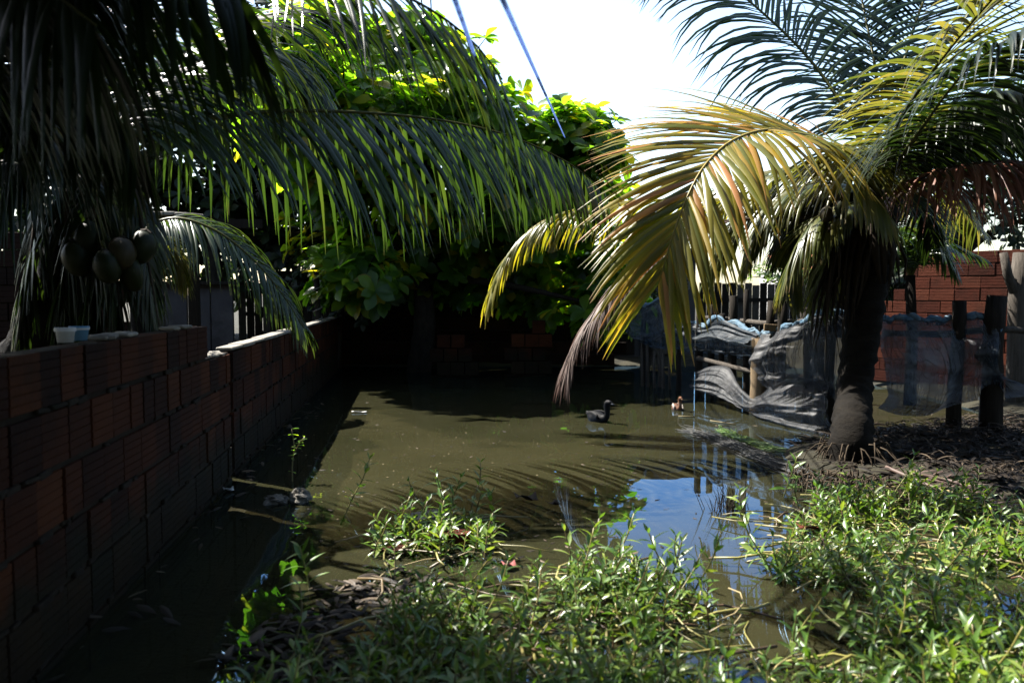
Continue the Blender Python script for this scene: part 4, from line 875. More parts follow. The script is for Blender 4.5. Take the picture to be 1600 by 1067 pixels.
def net(name, tops, bots, mat, label, nu=220, nv=44, amp=.05, fold=26, sag=.0, seed=0, threads=150, hem=True, belly=.12, cat='net', group=None, power=1.0, swag=0.0):
    """draped net between a top and a bottom polyline (world points), pleated folds gathered at the top"""
    g = random.Random(seed)
    T, LT = smooth_path([P(*q) for q in tops], nu); B, LB_ = smooth_path([P(*q) for q in bots], nu)
    root = empty(name, (T[nu // 2].x, T[nu // 2].y, 0), label, cat, group)
    ph = [g.uniform(0, 6.28) for _ in range(8)]
    def pt(u, v):
        f = u * (nu - 1); i = min(nu - 2, int(f)); a = T[i].lerp(T[i + 1], f - i); b = B[i].lerp(B[i + 1], f - i)
        p = a.lerp(b, v ** power); tn = (T[min(i + 2, nu - 1)] - T[max(i - 2, 0)]); tn.z = 0; tn.normalize(); nr = Vector((tn.y, -tn.x, 0))
        s = u * LT
        w_ = 1.3 * math.sin(s * fold * .8 + ph[0] + 1.4 * math.sin(v * 3 + s * 3 + ph[1])) + .6 * math.sin(s * fold * 2.3 + ph[2] + 2.5 * v) + .5 * math.sin(s * fold * .37 + ph[3] + 3 * v)
        sw = .55 * math.sin(v * 9 + s * 2.2 + ph[4] + 1.3 * math.sin(s * 4 + ph[5])) 
        sg = math.sin(v * 17 + .9 * math.sin(s * 1.6 + ph[4]) + .5 * math.sin(s * 4.1 + ph[5])) + .6 * math.sin(v * 31 + 1.3 * math.sin(s * 1.1 + ph[6])) + .35 * math.sin(v * 55 + s * .8)
        w_ = w_ * (1 - swag) + 1.25 * swag * sg
        k = (.35 + .65 * v)
        p = p + nr * (w_ * amp * k + sw * amp * math.sin(math.pi * v) + belly * math.sin(math.pi * v)) + tn * (.5 * amp * math.sin(v * 6 + s * 5 + ph[6]))
        p.z += .6 * (1 - .8 * swag) * amp * math.sin(s * 9 + ph[7] + v * 4) * (1 - abs(2 * v - 1))
        return p
    vs = []; uv = []
    for j in range(nv):
        for i in range(nu):
            u, v = i / (nu - 1), j / (nv - 1); vs.append(tuple(pt(u, v))); uv.append((u * LT, v, seed))
    fs = [(j * nu + i, j * nu + i + 1, (j + 1) * nu + i + 1, (j + 1) * nu + i) for j in range(nv - 1) for i in range(nu - 1)]
    mb = MB(); mb.add(vs, fs); o = mb.obj('netting', mat)
    at = o.data.attributes.new('uvw', 'FLOAT_VECTOR', 'POINT'); at.data.foreach_set('vector', np.array(uv, dtype=np.float32).reshape(-1))
    adopt(o, root)
    mb = MB()
    for k in range(threads // 3):
        u0 = g.random(); dr = g.gauss(0, .012); v0 = g.uniform(0, .5); v1 = min(1, v0 + g.uniform(.2, .7))
        tube(mb, [pt(min(1, max(0, u0 + dr * t / 10)), v0 + (v1 - v0) * t / 10) + Vector((g.uniform(-.004, .004), -.008, g.uniform(-.004, .004))) for t in range(11)], g.uniform(.0012, .0028), 3, caps=False)
    for k in range(threads // 14):
        v0 = g.uniform(.05, .95); u0 = g.random() * .8; u1 = u0 + g.uniform(.1, .25)
        tube(mb, [pt(min(1, u0 + (u1 - u0) * t / 14), min(1, max(0, v0 + .02 * math.sin(t * .6)))) + Vector((0, -.01, 0)) for t in range(15)], g.uniform(.0015, .003), 3, caps=False)
    tag(mb.obj('threads', THREAD), kind='stuff'); o = bpy.context.scene.objects[-1] if False else None
    th = [x for x in COL.objects if x.name.startswith('threads') and x.parent is None][0]; adopt(th, root)
    if hem:
        for q in range(3):
            mb = MB(); o1, o2 = g.uniform(0, 6), g.uniform(.012, .03)
            tube(mb, [pt(i / 79, 0.0) + Vector((0, o2 * math.sin(i * .7 + o1), o2 * math.cos(i * .55 + o1 * 2))) for i in range(80)], [.018 + .010 * math.sin(i * .33 + o1) for i in range(80)], 6, wob=.2)
            adopt(mb.obj('hem', HEM if q else PLASTIC_W if False else HEM), root)
    return root
net('fishing_net', FENCE_TOP[:8], [(988, 520, 10.75), (1006, 540, 10.4), (1034, 545, 10.1), (1066, 548, 9.8), (1108, 556, 9.3), (1140, 562, 8.9), (1168, 560, 8.5), (1196, 556, 8.0)], NETB,
    'bunched pale net slung along the far stakes, left of the bare yellow post', seed=3, amp=.042, fold=18, threads=110, belly=.14, swag=.85)
net('fishing_net', [(1090, 580, 9.15), (1112, 572, 8.95), (1138, 574, 8.7), (1156, 600, 8.35), (1182, 620, 8.0), (1214, 598, 7.65), (1250, 590, 7.4), (1300, 598, 7.1)],
    [(1088, 612, 9.0), (1120, 622, 8.6), (1150, 634, 8.2), (1180, 648, 7.85), (1210, 664, 7.45), (1245, 680, 7.1), (1275, 690, 6.85), (1308, 700, 6.6)], NET,
    'lower pale net sagging into the water below the bare yellow post', seed=4, amp=.032, fold=16, threads=120, hem=False, belly=.10, swag=.7)
net('fishing_net', [(1190, 520, 8.0), (1240, 508, 7.6), (1290, 488, 7.2), (1345, 492, 7.05)], [(1196, 606, 7.9), (1240, 612, 7.5), (1290, 618, 7.15), (1345, 630, 7.0)], NET,
    'striped grey net between the bare yellow post and the palm trunk', seed=5, amp=.045, fold=13, threads=110, belly=.16, swag=.35)
net('fishing_net', [(1378, 498, 6.95), (1430, 497, 6.9), (1480, 500, 6.85), (1515, 494, 6.8), (1545, 496, 6.75), (1556, 520, 6.7)], [(1372, 640, 6.7), (1420, 650, 6.75), (1470, 645, 6.7), (1510, 630, 6.7), (1560, 625, 6.65), (1620, 615, 6.6)], NETR,
    'grey net with blue top edge hung right of the palm trunk', seed=6, amp=.085, fold=11, threads=150, belly=.24, swag=.3)

# ------------------------------------------------------------------ bank: roots, old net strands, fallen stalks
random.seed(41)
mb = MB()
for k in range(70):
    a = random.uniform(0, 6.28); r0 = random.uniform(.12, .2); b = TB + Vector((math.cos(a) * r0, math.sin(a) * r0, random.uniform(-.02, .12)))
    ln = random.uniform(.05, .2); d = Vector((math.cos(a + random.uniform(-.6, .6)), math.sin(a + random.uniform(-.6, .6)), 0))
    if d.y > .4: d.y *= -.6
    pts = [b, b + d * ln * .4 + Vector((0, 0, random.uniform(-.02, .05))), b + d * ln * .8 + Vector((0, 0, -.06)), b + d * ln + Vector((0, 0, -.14))]
    tube(mb, pts, [.006, .005, .004, .002], 4, random.random())
adopt(mb.obj('root_mat', ROOT), rp)
q0 = G(1245, 735); mb = MB()
for k in range(260):
    px = random.uniform(1235, 1420); py = 735 + (px - 1235) * .16 + random.uniform(-12, 14); p = G(px, py, .06)
    p.z = max(ground_z(p.x, p.y), 0) + random.uniform(.0, .06)
    d = Vector((random.gauss(0, .09), -abs(random.gauss(.05, .05)), 0)); ln = random.uniform(.04, .12)
    tube(mb, [p, p + d * .5 + Vector((0, 0, random.uniform(.01, .05))), p + d + Vector((0, 0, -ln))], [.006, .005, .002], 4, random.random())
tag(mb.obj('dry_roots', ROOT), 'tangle of dry pale roots along the muddy bank edge', 'roots', kind='stuff')
def strand_bundle(name, pts, n, spread, label, cat, mat, rad=.003, z0=.0):
    root = empty(name, pts[len(pts) // 2], label, cat); mb = MB(); path, L = smooth_path(pts, 60)
    for k in range(n):
        o1 = Vector((random.gauss(0, spread), random.gauss(0, spread), abs(random.gauss(0, spread * .45)))); t0 = random.uniform(0, .5); t1 = min(1, t0 + random.uniform(.25, .7))
        o2 = Vector((random.gauss(0, spread), random.gauss(0, spread), abs(random.gauss(0, spread * .45))))
        m = 16; tube(mb, [path[int((t0 + (t1 - t0) * i / (m - 1)) * 59)] + o1.lerp(o2, i / (m - 1)) + Vector((random.gauss(0, .006), random.gauss(0, .006), z0)) for i in range(m)], rad * random.uniform(.5, 1.3), 4, random.random(), caps=False)
    adopt(mb.obj('strands', mat), root); return root
strand_bundle('old_net', [G(1062, 672), G(1100, 682), G(1150, 700), G(1200, 722), G(1250, 742), G(1310, 764)], 240, .045, 'old sunken net strands trailing from pond to palm roots', 'net', THREAD, .0022)
strand_bundle('moss_strands', [G(1125, 672), G(1150, 684), G(1180, 694), G(1225, 706)], 160, .035, 'green weedy strands lying in the shallow water before the nets', 'weed', WEED, .003)
for (pts, lab) in (([(1385, 722), (1450, 740), (1520, 765), (1590, 790)], 'fallen dry frond stalk on the dark bank right of the trunk, the longer'), ([(1420, 730), (1500, 742), (1560, 770)], 'fallen dry frond stalk on the dark bank right of the trunk, the shorter')):
    mb = MB(); pp = [G(*q, .10) for q in pts]
    for q in pp: q.z = max(ground_z(q.x, q.y), 0) + .03
    path = smooth_path(pp, 20)[0]; tube(mb, path, [.016 - .0006 * i for i in range(20)], 5)
    for k in range(40):
        i = random.randint(1, 18); d = Vector((random.uniform(.1, .3), random.uniform(-.2, .2), random.uniform(-.03, .08)))
        leaflet(mb, path[i], d, Vector((0, 1, .3)), random.uniform(.15, .35), .012, 1.0, random.random(), 4)
    tag(mb.obj('fallen_frond', PALM_B), lab, 'palm frond')
for (x0, y0, x1, y1, lab) in ((1110, 657, 1150, 663, 'thin straw floating right of the brown duck'), (1060, 650, 1085, 651, 'short straw floating below the brown duck')):
    mb = MB(); tube(mb, [G(x0, y0, .004), G((x0 + x1) / 2, (y0 + y1) / 2, .008), G(x1, y1, .004)], .006, 5); tag(mb.obj('straw', STRAW), lab, 'straw')

# ------------------------------------------------------------------ ducks
def duck(loc, rot, sc, mats, label, up=.0):
    root = empty('duck', loc, label, 'duck'); M = Matrix.Rotation(rot, 3, 'Z')
    # continuous body: tail, belly, breast, neck, head
    spine = [(-.19, 0, .105), (-.15, 0, .085), (-.09, 0, .062), (0, 0, .052), (.08, 0, .058), (.125, 0, .085), (.135, 0, .135), (.128, 0, .185), (.135, 0, .222), (.165, 0, .232), (.195, 0, .226)]
    ra = [.008, .03, .062, .078, .07, .052, .033, .026, .033, .034, .016]
    mb = MB(); path, _ = smooth_path([Vector(q) for q in spine], 33)
    rr = [np.interp(i / 32 * 10, range(11), ra) for i in range(33)]
    tube(mb, [M @ (q * sc) for q in path], [r * sc for r in rr], 16); b = mb.obj('body', mats[0]); b.parent = root
    for s in (-1, 1):
        mb = MB(); vs = []; n = 9
        for i in range(n):
            t = i / (n - 1); x = .07 - .25 * t; wv = .045 * math.sin(math.pi * min(1, .15 + .85 * t)) + .004
            for k in range(5):
                a = -1 + k * .5; vs.append(M @ (Vector((x, s * (.073 * (1 - .75 * t ** 2) + .006 - .012 * abs(a)), .075 + .012 * t + a * wv)) * sc))
        mb.add(vs, [(i * 5 + k, i * 5 + k + 1, i * 5 + 6 + k, i * 5 + 5 + k) for i in range(n - 1) for k in range(4)]); o = mb.obj('wing', mats[1]); o.parent = root
        md = o.modifiers.new('thick', 'SOLIDIFY'); md.thickness = .006 * sc
        mb = MB(); c = M @ (Vector((.172, s * .030, .238)) * sc); tube(mb, [c, c + M @ Vector((0, s * .004 * sc, 0))], [.006 * sc, .003 * sc], 6); o = mb.obj('eye', WIRE); o.parent = root
    mb = MB(); tube(mb, [M @ (Vector(q) * sc) for q in ((.188, 0, .227), (.215, 0, .221), (.24, 0, .217))], [.014 * sc, .013 * sc, .008 * sc], 8, squash=.55); o = mb.obj('bill', mats[2]); o.parent = root
DUCKB = mat_rough('black speckled plumage', [(0.64, (.008, .008, .010)), (0.70, (.16, .16, .17)), (1.0, (.2, .2, .2))], scale=42, rough=.6, bump=.3, bscale=60)
DUCKBR = mat_rough('chestnut plumage', [(0.35, (.13, .06, .04)), (0.55, (.36, .17, .09)), (0.75, (.62, .5, .42))], scale=18, rough=.7, bump=.3)
DUCKW = mat_rough('pale plumage', [(0.3, (.45, .38, .34)), (0.7, (.65, .58, .53))], scale=14, rough=.7, bump=.3, k=0.6)
BILL = mat_rough('bill', [(0.3, (.18, .10, .06)), (0.7, (.3, .16, .1))], scale=4, rough=.5, bump=0)
p_ = G(935, 658); duck((p_.x, p_.y, -.02), R(-55), .92, (DUCKB, DUCKB, WIRE), 'black speckled duck swimming at the edge of the tree shade')
p_ = G(1058, 640); duck((p_.x, p_.y, -.02), R(-82), .66, (DUCKBR, DUCKW, BILL), 'brown and white duck swimming before the nets')

# ------------------------------------------------------------------ small things
def lump(name, c, r, mat, label, cat, seed, sq=(1, 1, .7), rough=.35, group=None):
    mb = MB(); vs = []; n, m = 18, 12; off = Vector((seed * 3.1, seed * 1.7, 0))
    for i in range(m + 1):
        th = math.pi * i / m
        for k in range(n):
            ph = 2 * math.pi * k / n; u = Vector((math.sin(th) * math.cos(ph), math.sin(th) * math.sin(ph), math.cos(th)))
            q = 1 + rough * mnoise.noise(u * 1.6 + off) + rough * .6 * mnoise.noise(u * 4 + off) + rough * .35 * mnoise.noise(u * 9 + off)
            vs.append((u.x * r * q * sq[0], u.y * r * q * sq[1], u.z * r * q * sq[2]))
    mb.add(vs, [(i * n + k, i * n + n + k, i * n + n + (k + 1) % n, i * n + (k + 1) % n) for i in range(m) for k in range(n)])
    o = mb.obj(name, mat, smooth=False); o.location = c; return tag(o, label, cat, group)
p_ = G(470, 785); lump('stone', (p_.x, p_.y, .03), .052, ROCK, 'pale rough stone at the shadow edge beside the brick wall', 'stone', 2, (1.1, 1, .9), .5)
p_ = G(432, 785); lump('stone', (p_.x, p_.y, .01), .05, ROCK, 'shaded stone in the wall shadow, left of the pale rough stone', 'stone', 5, (1.3, 1, .6), .5)
# debris fringe along the base of the wall
mb = MB(); g = random.Random(77)
for k in range(70):
    t = g.uniform(2.2, 9.5); q = WN * (-1.14 + abs(g.gauss(0, .12))) + WD * t; z = .01 + g.random() * .03; a = g.uniform(0, 6.28); L = g.uniform(.03, .12)
    d = Vector((math.cos(a), math.sin(a), g.uniform(-.2, .5)))
    leaflet(mb, Vector((q.x, q.y, z)), d, Vector((-d.y, d.x, .2)), L, L * .35, .8, g.random(), 3)
tag(mb.obj('leaf_litter', DEAD), 'dark dead leaves and scraps floating along the wall foot', 'litter', kind='stuff')

mb = MB(); g = random.Random(78)  # dark litter added so the bank looks as black as in shade
for k in range(2600):
    q = Vector((g.uniform(2.2, 5.2), g.uniform(4.6, 7.2), 0)); q.z = max(0, ground_z(q.x, q.y)) + g.random() * .03
    if float(sdist(np.array([q.x]), np.array([q.y]), bank)[0]) < -.1: continue
    a = g.uniform(0, 6.28); L = g.uniform(.04, .2); d = Vector((math.cos(a), math.sin(a), g.uniform(-.1, .6)))
    leaflet(mb, q, d, Vector((-d.y, d.x, .2)), L, L * g.uniform(.1, .4), .9, g.random() * .5, 3)
tag(mb.obj('leaf_litter', DEAD), 'dark dead leaf litter added to imitate shade on the muddy bank right of the palm trunk', 'litter', kind='stuff')

mb = MB(); g = random.Random(79); V_, F_, A_ = leaf_geo(1, .35, .3, .5); nleaf = 0  # dark leaves added over the bank, their colour standing for shade
while nleaf < 4200:
    x, y = g.uniform(2.75, 5.6), g.uniform(4.9, 7.6)
    if float(sdist(np.array([x]), np.array([y]), bank)[0]) < .05 and x < 4.3: continue
    if math.hypot(x - TB.x, y - TB.y) < .42: continue
    z0_ = max(0, ground_z(x, y)); hh = g.uniform(.02, .10)
    for j in range(9):
        a = g.uniform(0, 6.28); d = Vector((math.cos(a), math.sin(a), g.uniform(.0, .9))); q = Vector((x + g.gauss(0, .05), y + g.gauss(0, .05), z0_ + hh * g.random() + .01)); L = g.uniform(.03, .13)
        mb.add([tuple(v) for v in (V_ * np.array([L, L * .5, L])) @ np.array(leaf_frame(d, Vector((0, 0, 1)))).T + np.array(q)], F_, g.random(), A_); nleaf += 1
tag(mb.obj('undergrowth', DEAD), 'dark low undergrowth added to imitate shade on the bank between the palm trunk and the right fence', 'undergrowth', kind='stuff')
# pale specks and scum afloat on the open water
mb = MB()
for k in range(170):
    q = G(g.uniform(470, 1000), 640 + 200 * g.random() ** .8, .003); r_ = g.uniform(.002, .0075)
    mb.add([(q.x + r_ * math.cos(1.05 * j) * g.uniform(.6, 1.4), q.y + r_ * math.sin(1.05 * j) * g.uniform(.6, 1.4), .0045) for j in range(6)] + [(q.x, q.y, .0045 + r_ * .5)], [(j, (j + 1) % 6, 6) for j in range(6)], g.random())
tag(mb.obj('floating_specks', STRAW), 'tiny pale specks floating on the open murky water', 'scum', kind='stuff')

mb = MB(); g = random.Random(80); n = 0
lz = [G(*q) for q in ((250, 1150), (330, 1040), (430, 950), (560, 890), (700, 900), (720, 1000), (640, 1150))]
while n < 600:
    x, y = g.uniform(-1.3, .3), g.uniform(1.9, 4.2)
    if float(sdist(np.array([x]), np.array([y]), lz)[0]) < 0 or math.sin(x * 7 + 3 * math.sin(y * 5)) * math.sin(y * 6) < -.25: continue
    a = g.uniform(0, 6.28); L = g.uniform(.03, .11); d = Vector((math.cos(a), math.sin(a), g.uniform(-.1, .35)))
    leaflet(mb, Vector((x, y, g.uniform(.0, .03))), d, Vector((-d.y, d.x, .3)), L, L * g.uniform(.15, .45), .6, g.random(), 3); n += 1
tag(mb.obj('leaf_litter', DEAD), 'dark wet litter floating in the shadow at the near left of the pond', 'litter', kind='stuff')

mb = MB()
for k in range(260):
    q = G(g.uniform(470, 1200), 625 + 260 * g.random() ** .8, .003); a = g.uniform(0, 6.28); L = g.uniform(.01, .05); d = Vector((math.cos(a), math.sin(a), 0))
    leaflet(mb, Vector((q.x, q.y, .004)), d, Vector((-d.y, d.x, .05)), L, L * g.uniform(.1, .5), .02, g.random(), 3)
tag(mb.obj('floating_flecks', DEAD), 'small brown flecks of plant debris floating on the open water', 'litter', kind='stuff')

# leafy seedling by the wall
LV, LF, LA = leaf_geo(1, .42, .25, .2)
def lance(L, W, fold=.35, curve=.3):
    vs = []; al = []; prof = [.10, .62, 1.0, .86, .5, .03]
    for i, q in enumerate(prof):
        t = i / 5; x = L * t; z = -curve * L * t * t; wv = W * .5 * q
        vs += [(x, wv, z + fold * wv), (x, 0, z), (x, -wv, z + fold * wv)]; al += [t] * 3
    fs = []
    for i in range(5): a = i * 3; fs += [(a, a + 3, a + 4, a + 1), (a + 1, a + 4, a + 5, a + 2)]
    return np.array(vs), fs, al
NV = [lance(1, .25, .35, .25), lance(1, .22, .3, .55), lance(1, .30, .4, -.05)]
LMESH = []
for V_, F_, A_ in NV:
    mm = MB(); mm.add([tuple(v) for v in V_], F_, .5, A_); LMESH.append(mm.mesh('leaf', WEED1))
mm = MB(); mm.add([tuple(v) for v in LV], LF, .5, LA); ROUNDLEAF = mm.mesh('leaf', ALMOND1)

b_ = G(457, 752); g = random.Random(5)
sd = empty('seedling', (b_.x, b_.y, -.02), 'leafy seedling rising from the water beside the brick wall', 'plant')
mb = MB(); tp_ = [Vector((0, 0, -.1)), Vector((.0, 0, .12)), Vector((.015, 0, .24)), Vector((.0, 0, .36))]; path, _ = smooth_path(tp_, 14); tube(mb, path, [.006 - .0003 * i for i in range(14)], 5, .3)
br = [Vector((.012, 0, .2)), Vector((.05, 0, .27)), Vector((.085, 0, .31))]; bpth, _ = smooth_path(br, 8); tube(mb, bpth, .003, 4, .3)
o = mb.obj('stem', WSTEM); o.parent = sd
for k in range(26):
    q = path[g.randint(5, 13)] if k < 15 else bpth[g.randint(2, 7)]; a = g.uniform(0, 6.28)
    d = Vector((math.cos(a), math.sin(a), g.uniform(-.1, .6)))
    link('leaf', ROUNDLEAF, sd, Matrix.Translation(q) @ leaf_frame(d, Vector((0, 0, 1))).to_4x4() @ Matrix.Scale(g.uniform(.025, .05), 4))

# cups on the near wall
for (px, py, mt, lab) in ((64, 551, PLASTIC_W, 'white plastic tub on the near brick wall, left of the bluish one'), (93, 549, PLASTIC_B, 'pale blue plastic tub on the near brick wall')):
    t_ = 3.0 if px < 80 else 3.12
    q = WN * -1.225 + WD * t_; zt = Z0 + 6 * CH
    c = empty('plastic_tub', (q.x, q.y, zt), lab, 'tub')
    mb = MB(); n = 16; prof = [(.0, .0), (.026, .0), (.032, .045), (.035, .046), (.035, .052), (.031, .052), (.025, .006), (.0, .006)]
    vs = [(r_ * math.cos(6.283 * k / n), r_ * math.sin(6.283 * k / n), z) for r_, z in prof for k in range(n)]
    mb.add(vs, [(i * n + k, i * n + (k + 1) % n, i * n + n + (k + 1) % n, i * n + n + k) for i in range(len(prof) - 1) for k in range(n)])
    o = mb.obj('cup', mt); o.parent = c
    mb = MB(); mb.add([((.0352 + .0006 * 0) * math.cos(6.283 * k / n), .0352 * math.sin(6.283 * k / n), z) for z in (.040, .0465) for k in range(n)], [(k, (k + 1) % n, n + (k + 1) % n, n + k) for k in range(n)])
    o = mb.obj('rim', PLASTIC_W); o.parent = c
# litter
def scrap(name, px, py, L, W, mat, label, cat, z=.006, rot=0):
    q = G(px, py, z); mb = MB(); vs = []
    for i in range(5):
        for k in range(3):
            x = (i / 4 - .5) * L; y = (k / 2 - .5) * W; vs.append((x, y, .25 * W * math.sin(i * 1.3 + k) + .12 * W * ((k - 1) ** 2)))
    mb.add(vs, [(i * 3 + k, i * 3 + 3 + k, i * 3 + 4 + k, i * 3 + 1 + k) for i in range(4) for k in range(2)])
    o = mb.obj(name, mat); o.location = (q.x, q.y, z + .3 * W); o.rotation_euler = (0, 0, rot); md = o.modifiers.new('thick', 'SOLIDIFY'); md.thickness = .003
    return tag(o, label, cat)
scrap('paper_scrap', 357, 767, .06, .04, PLASTIC_W, 'white scrap of paper in the water at the foot of the wall', 'litter', rot=.5)
scrap('paper_scrap', 1268, 574, .07, .05, PLASTIC_W, 'white scrap caught on the striped net', 'litter') if False else None
scrap('twig_end', 561, 644, .15, .02, PLASTIC_W, 'white split twig end floating at the far edge of the wall shadow', 'twig', rot=0)
scrap('floating_leaf', 822, 783, .13, .075, DEAD, 'round brown leaf floating in the sunlit water', 'leaf', z=.004, rot=.2)
scrap('floating_leaf', 865, 790, .08, .05, DEAD, 'small brown leaf floating right of the round one', 'leaf', z=.004, rot=.8)
scrap('pink_scrap', 796, 887, .06, .045, PINK, 'pink plastic scrap among the dark weeds', 'litter', rot=.3)
scrap('clay_shard', 1272, 829, .16, .05, BRICK_R, 'red clay shard among the weeds right of the blue reflection', 'shard', z=.02, rot=.05)
# half sunk clay blocks beneath the weeds
g = random.Random(9)
for (px, py, rz, z, lab) in ((668, 822, .35, .005, 'pale topped hollow brick lying half sunk under weeds'), (620, 856, 1.2, -.045, 'red hollow brick lying half sunk at the weed edge'), (700, 850, .1, .0, 'dark hollow brick sunk deepest under weeds')):
    q = G(px, py); o = link('sunken_brick', brick_mesh(.21, .12, .15, 'sunken_brick', BRICK_R if px != 668 else CONC, rid=4, seed=px)); o.location = (q.x, q.y, z); o.rotation_euler = (g.uniform(-.12, .12), g.uniform(-.15, .1), rz); tag(o, lab, 'brick')
# bubbles and specks are left to the water; sedge tuft
def tuft(px, py, n, L, label, mat):
    c = G(px, py); mb = MB(); root = empty('sedge_tuft', (c.x, c.y, -.03), label, 'grass tuft')
    for k in range(n):
        a = random.uniform(0, 6.28); d = Vector((math.cos(a) * .45, math.sin(a) * .3, 1)); leaflet(mb, Vector((random.gauss(0, .05), random.gauss(0, .03), 0)), d, Vector((-math.sin(a), math.cos(a), 0)), L * random.uniform(.5, 1.1), .006, .5, random.random() * .6, 5)
    o = mb.obj('blades', mat); o.parent = root
random.seed(51)
tuft(1140, 800, 70, .24, 'spiky dark sedge tuft standing in the blue reflection', DEAD)

# ------------------------------------------------------------------ cables overhead
for (a, b, r_, mt, lab) in (((700, -30, 1.6), (772, 172, 11.6), .007, CABLE, 'blue cable blurred overhead, nearer the palm frond'), ((765, -45, 1.5), (884, 218, 11.5), .007, CABLE, 'blue cable blurred overhead, running down to the tree at right'),
        ((655, -20, 6), (668, 60, 13.6), .006, WIRE, 'thin dark wire above the tree, leftmost'), ((672, -20, 6), (676, 60, 13.6), .006, WIRE, 'thin dark wire above the tree, next to the blue cables')):
    A, B = P(*a), P(*b); mb = MB(); tube(mb, [A + (A - B) * .12] + [A.lerp(B, i / 20) - Vector((0, 0, .25 * math.sin(math.pi * i / 20))) * 0 for i in range(21)], r_, 6)
    tag(mb.obj('cable', mt), lab, 'cable')

# ------------------------------------------------------------------ water weeds
random.seed(61); g = random.Random(61)
zone = [G(*q) for q in ((380, 1067), (455, 955), (560, 905), (590, 850), (650, 822), (750, 818), (800, 885), (960, 915), (1060, 925), (1130, 945), (1185, 900), (1225, 840), (1290, 795), (1420, 780), (1560, 795), (1750, 830))] + [G(1900, 1300), G(300, 1300)]
gaps = [[G(*q) for q in ((1040, 930), (1130, 905), (1230, 900), (1330, 930), (1380, 1010), (1300, 1000), (1200, 960), (1090, 960))],
        [G(*q) for q in ((620, 880), (850, 870), (880, 940), (760, 960), (640, 940))],
        [G(*q) for q in ((380, 1067), (455, 935), (620, 900), (640, 980), (620, 1067))]]
zx = [p.x for p in zone]; zy = [p.y for p in zone]
def in_zone(n_want):
    out = []
    while len(out) < n_want:
        x = rng.uniform(min(zx), max(zx), 4000); y = rng.uniform(1.9, max(zy), 4000)
        s = sdist(x, y, zone); gp = np.zeros(4000)
        for gi, q in enumerate(gaps): gp = np.maximum(gp, np.where(sdist(x, y, q) > 0, (.97, .9, .93)[gi], 0))
        cl = .5 + .5 * hnoise(x, y, 5, 77)
        ok = (s > 0.02) & (rng.random(4000) > gp) & (rng.random(4000) < np.clip(2.6 * (cl - .34), .10, 1))
        out += [(a, b) for a, b in zip(x[ok], y[ok])]
    return out[:n_want]

def sprig_template(h, pairs, lean, seed):
    g = random.Random(seed); top = Vector((lean, g.uniform(-.02, .02), h))
    path, _ = smooth_path([Vector((-lean * .8, 0, -.06)), Vector((-lean * .1, 0, h * .25)), Vector((lean * .6, 0, h * .65)), top], 12)
    leaves = []; ph = g.uniform(0, 3)
    for k in range(pairs):
        t = .35 + .65 * k / (pairs - 1); f = t * 11; i = min(10, int(f)); p = path[i].lerp(path[i + 1], f - i); ax = (path[min(11, i + 1)] - path[i - 1]).normalized()
        A = ax.orthogonal().normalized(); B = ax.cross(A); ph += 1.57 + g.uniform(-.3, .3)
        L = (.055 + .03 * math.sin(math.pi * min(1, t))) * g.uniform(.8, 1.2) * (.75 if k == pairs - 1 else 1)
        for s in (0, math.pi):
            if g.random() < .06: continue
            d = A * math.cos(ph + s) + B * math.sin(ph + s) + ax * (.35 + 1.0 * (t - .35) + g.uniform(-.15, .25))
            leaves.append((p, d.normalized(), ax, L * g.uniform(.85, 1.15), g.randrange(3)))
    return path, leaves
TPL = [sprig_template(h, n, l, 100 + i) for i, (h, n, l) in enumerate([(.10, 4, .03), (.14, 5, .05), (.18, 6, .04), (.22, 6, .07), (.12, 5, .08), (.16, 6, .02), (.26, 7, .09), (.13, 4, .06)])]
STEMM = []; JOINM = []
for path, leaves in TPL:
    mm = MB(); tube(mm, path, [.0042 - .00015 * i for i in range(12)], 5, random.uniform(.0, .7)); STEMM.append(mm.mesh('stem', WSTEM))
    mm = MB()
    for p, d, ax, L, vi in leaves:
        V_, F_, A_ = NV[vi]; M = np.array(leaf_frame(d, ax)); mm.add([tuple(q) for q in (V_ * L) @ M.T + np.array(p)], F_, random.random(), A_)
    JOINM.append(mm.mesh('leaves', WEED))
GRP = 'water weed sprigs growing in the mat'
hand = [(553, 800, 6), (700, 815, 6), (655, 800, 3), (742, 795, 3), (690, 790, 2), (770, 812, 5), (1165, 830, 3), (1230, 780, 6), (1245, 800, 3), (1290, 800, 6), (1190, 900, 6), (1215, 905, 2), (960, 905, 6), (1060, 905, 3), (905, 905, 6), (1090, 950, 6), (1400, 790, 6), (1440, 800, 6), (1330, 800, 3), (480, 920, 5), (1000, 1000, 6), (900, 940, 6)]
HL = ['lone tall sprig standing in open water left of the half sunk bricks', None, None, None, None, 'sprig at the right end of the clump round the half sunk bricks', 'small sprig standing alone at the right rim of the blue reflection',
      'bushy sprig nearest the old sunken net strands', None, None, 'sprig with bent reddish stem alone in the weedy water channel', None, 'tall upright sprig before the blue sky reflection', None, None, None, 'tallest sprig on the far edge below the palm trunk', None, None, 'dark shaded sprig alone in the wall shadow', None, None]
pos = [(G(px, py).x, G(px, py).y, (k, HL[i])) for i, (px, py, k) in enumerate(hand)] + [(x, y, None) for x, y in in_zone(275)]
pos.sort(key=lambda q: q[1])
labs = ['green weed sprig in the mat', ]
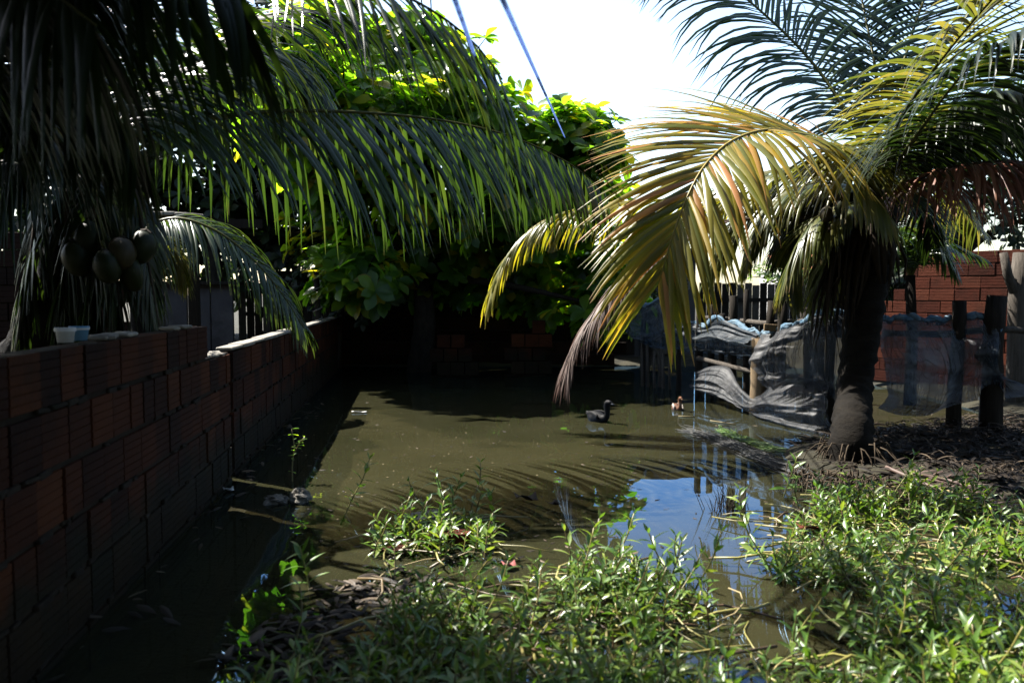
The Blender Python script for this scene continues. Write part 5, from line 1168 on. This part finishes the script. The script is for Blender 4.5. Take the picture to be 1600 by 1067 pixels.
for i, (x, y, k) in enumerate(pos):
    own = None
    if k is not None: k, own = k
    ti = k if k is not None else g.randrange(len(TPL)); path, leaves = TPL[ti]; sc = g.uniform(.75, 1.1)
    pxl = 800 + x / y * F
    if pxl < 800 and y > 3.2: lab = 'leafy water weed sprig beside the half sunk bricks'; gr = 'weed sprigs around the half sunk bricks'
    elif pxl < 1130: lab = 'leafy water weed sprig in the dense mat at the near edge of the pond'; gr = 'weed sprigs in the near mat'
    else: lab = 'leafy water weed sprig in the mat below the right palm'; gr = 'weed sprigs below the right palm'
    o = link('weed_sprig', STEMM[ti]); o.location = (x, y, .005); o.rotation_euler = (0, 0, g.uniform(0, 6.28)); o.scale = (sc,) * 3
    tag(o, own or lab, 'water weed', gr)
    if i < 120 or k is not None:
        for p, d, ax, L, vi in leaves:
            link('leaf', LMESH[vi], o, Matrix.Translation(p) @ leaf_frame(d, ax).to_4x4() @ Matrix.Scale(L, 4))
    else: link('leaves', JOINM[ti], o)
# the rest of the mat: more sprigs, floating stems and dead leaves as one mass
mw = MB()
for x, y in in_zone(1050):
    ti = g.randrange(len(TPL)); path, leaves = TPL[ti]; sc = g.uniform(.5, .95); a = g.uniform(0, 6.28); Rz = Matrix.Rotation(a, 3, 'Z') @ Matrix.Rotation(g.uniform(-.7, .7), 3, 'Y'); q0 = Vector((x, y, g.uniform(-.05, 0)))
    for p, d, ax, L, vi in leaves:
        V_, F_, A_ = NV[vi]; M = np.array(Rz @ leaf_frame(d, ax)); mw.add([tuple(q) for q in (V_ * L * sc) @ M.T + np.array(q0 + Rz @ (p * sc))], F_, g.random(), A_, mi=0)
    tube(mw, [q0 + Rz @ (path[j] * sc) for j in (0, 4, 8, 11)], .0028, 4, g.random(), caps=False, mi=1)
for x, y in in_zone(560):
    a = g.uniform(0, 6.28); L = g.uniform(.12, .5); d = Vector((math.cos(a), math.sin(a), 0)); n_ = Vector((-d.y, d.x, 0)); bend = g.uniform(-.25, .25) * L; z = g.uniform(.0, .035)
    pts = [Vector((x, y, z)) + d * L * t + n_ * bend * math.sin(math.pi * t) + Vector((0, 0, .03 * math.sin(3.14 * t) * g.random())) for t in (0, .25, .5, .75, 1)]
    tube(mw, pts, g.uniform(.0026, .006), 5, g.random(), mi=1)
for x, y in in_zone(1000):
    a = g.uniform(0, 6.28); V_, F_, A_ = NV[2]; L = g.uniform(.02, .06); M = np.array(Matrix.Rotation(a, 3, 'Z') @ Matrix.Rotation(g.uniform(-.5, .5), 3, 'X'))
    mw.add([tuple(q) for q in (V_ * L) @ M.T + np.array((x, y, g.uniform(.002, .02)))], F_, g.random(), A_, mi=2 if g.random() < .55 else 0)
tag(mw.obj('water_weed_mat', [WEED, WSTEM, DEAD]), 'tangled green mat of water weed and yellow stems over the pond', 'water weed', kind='stuff')
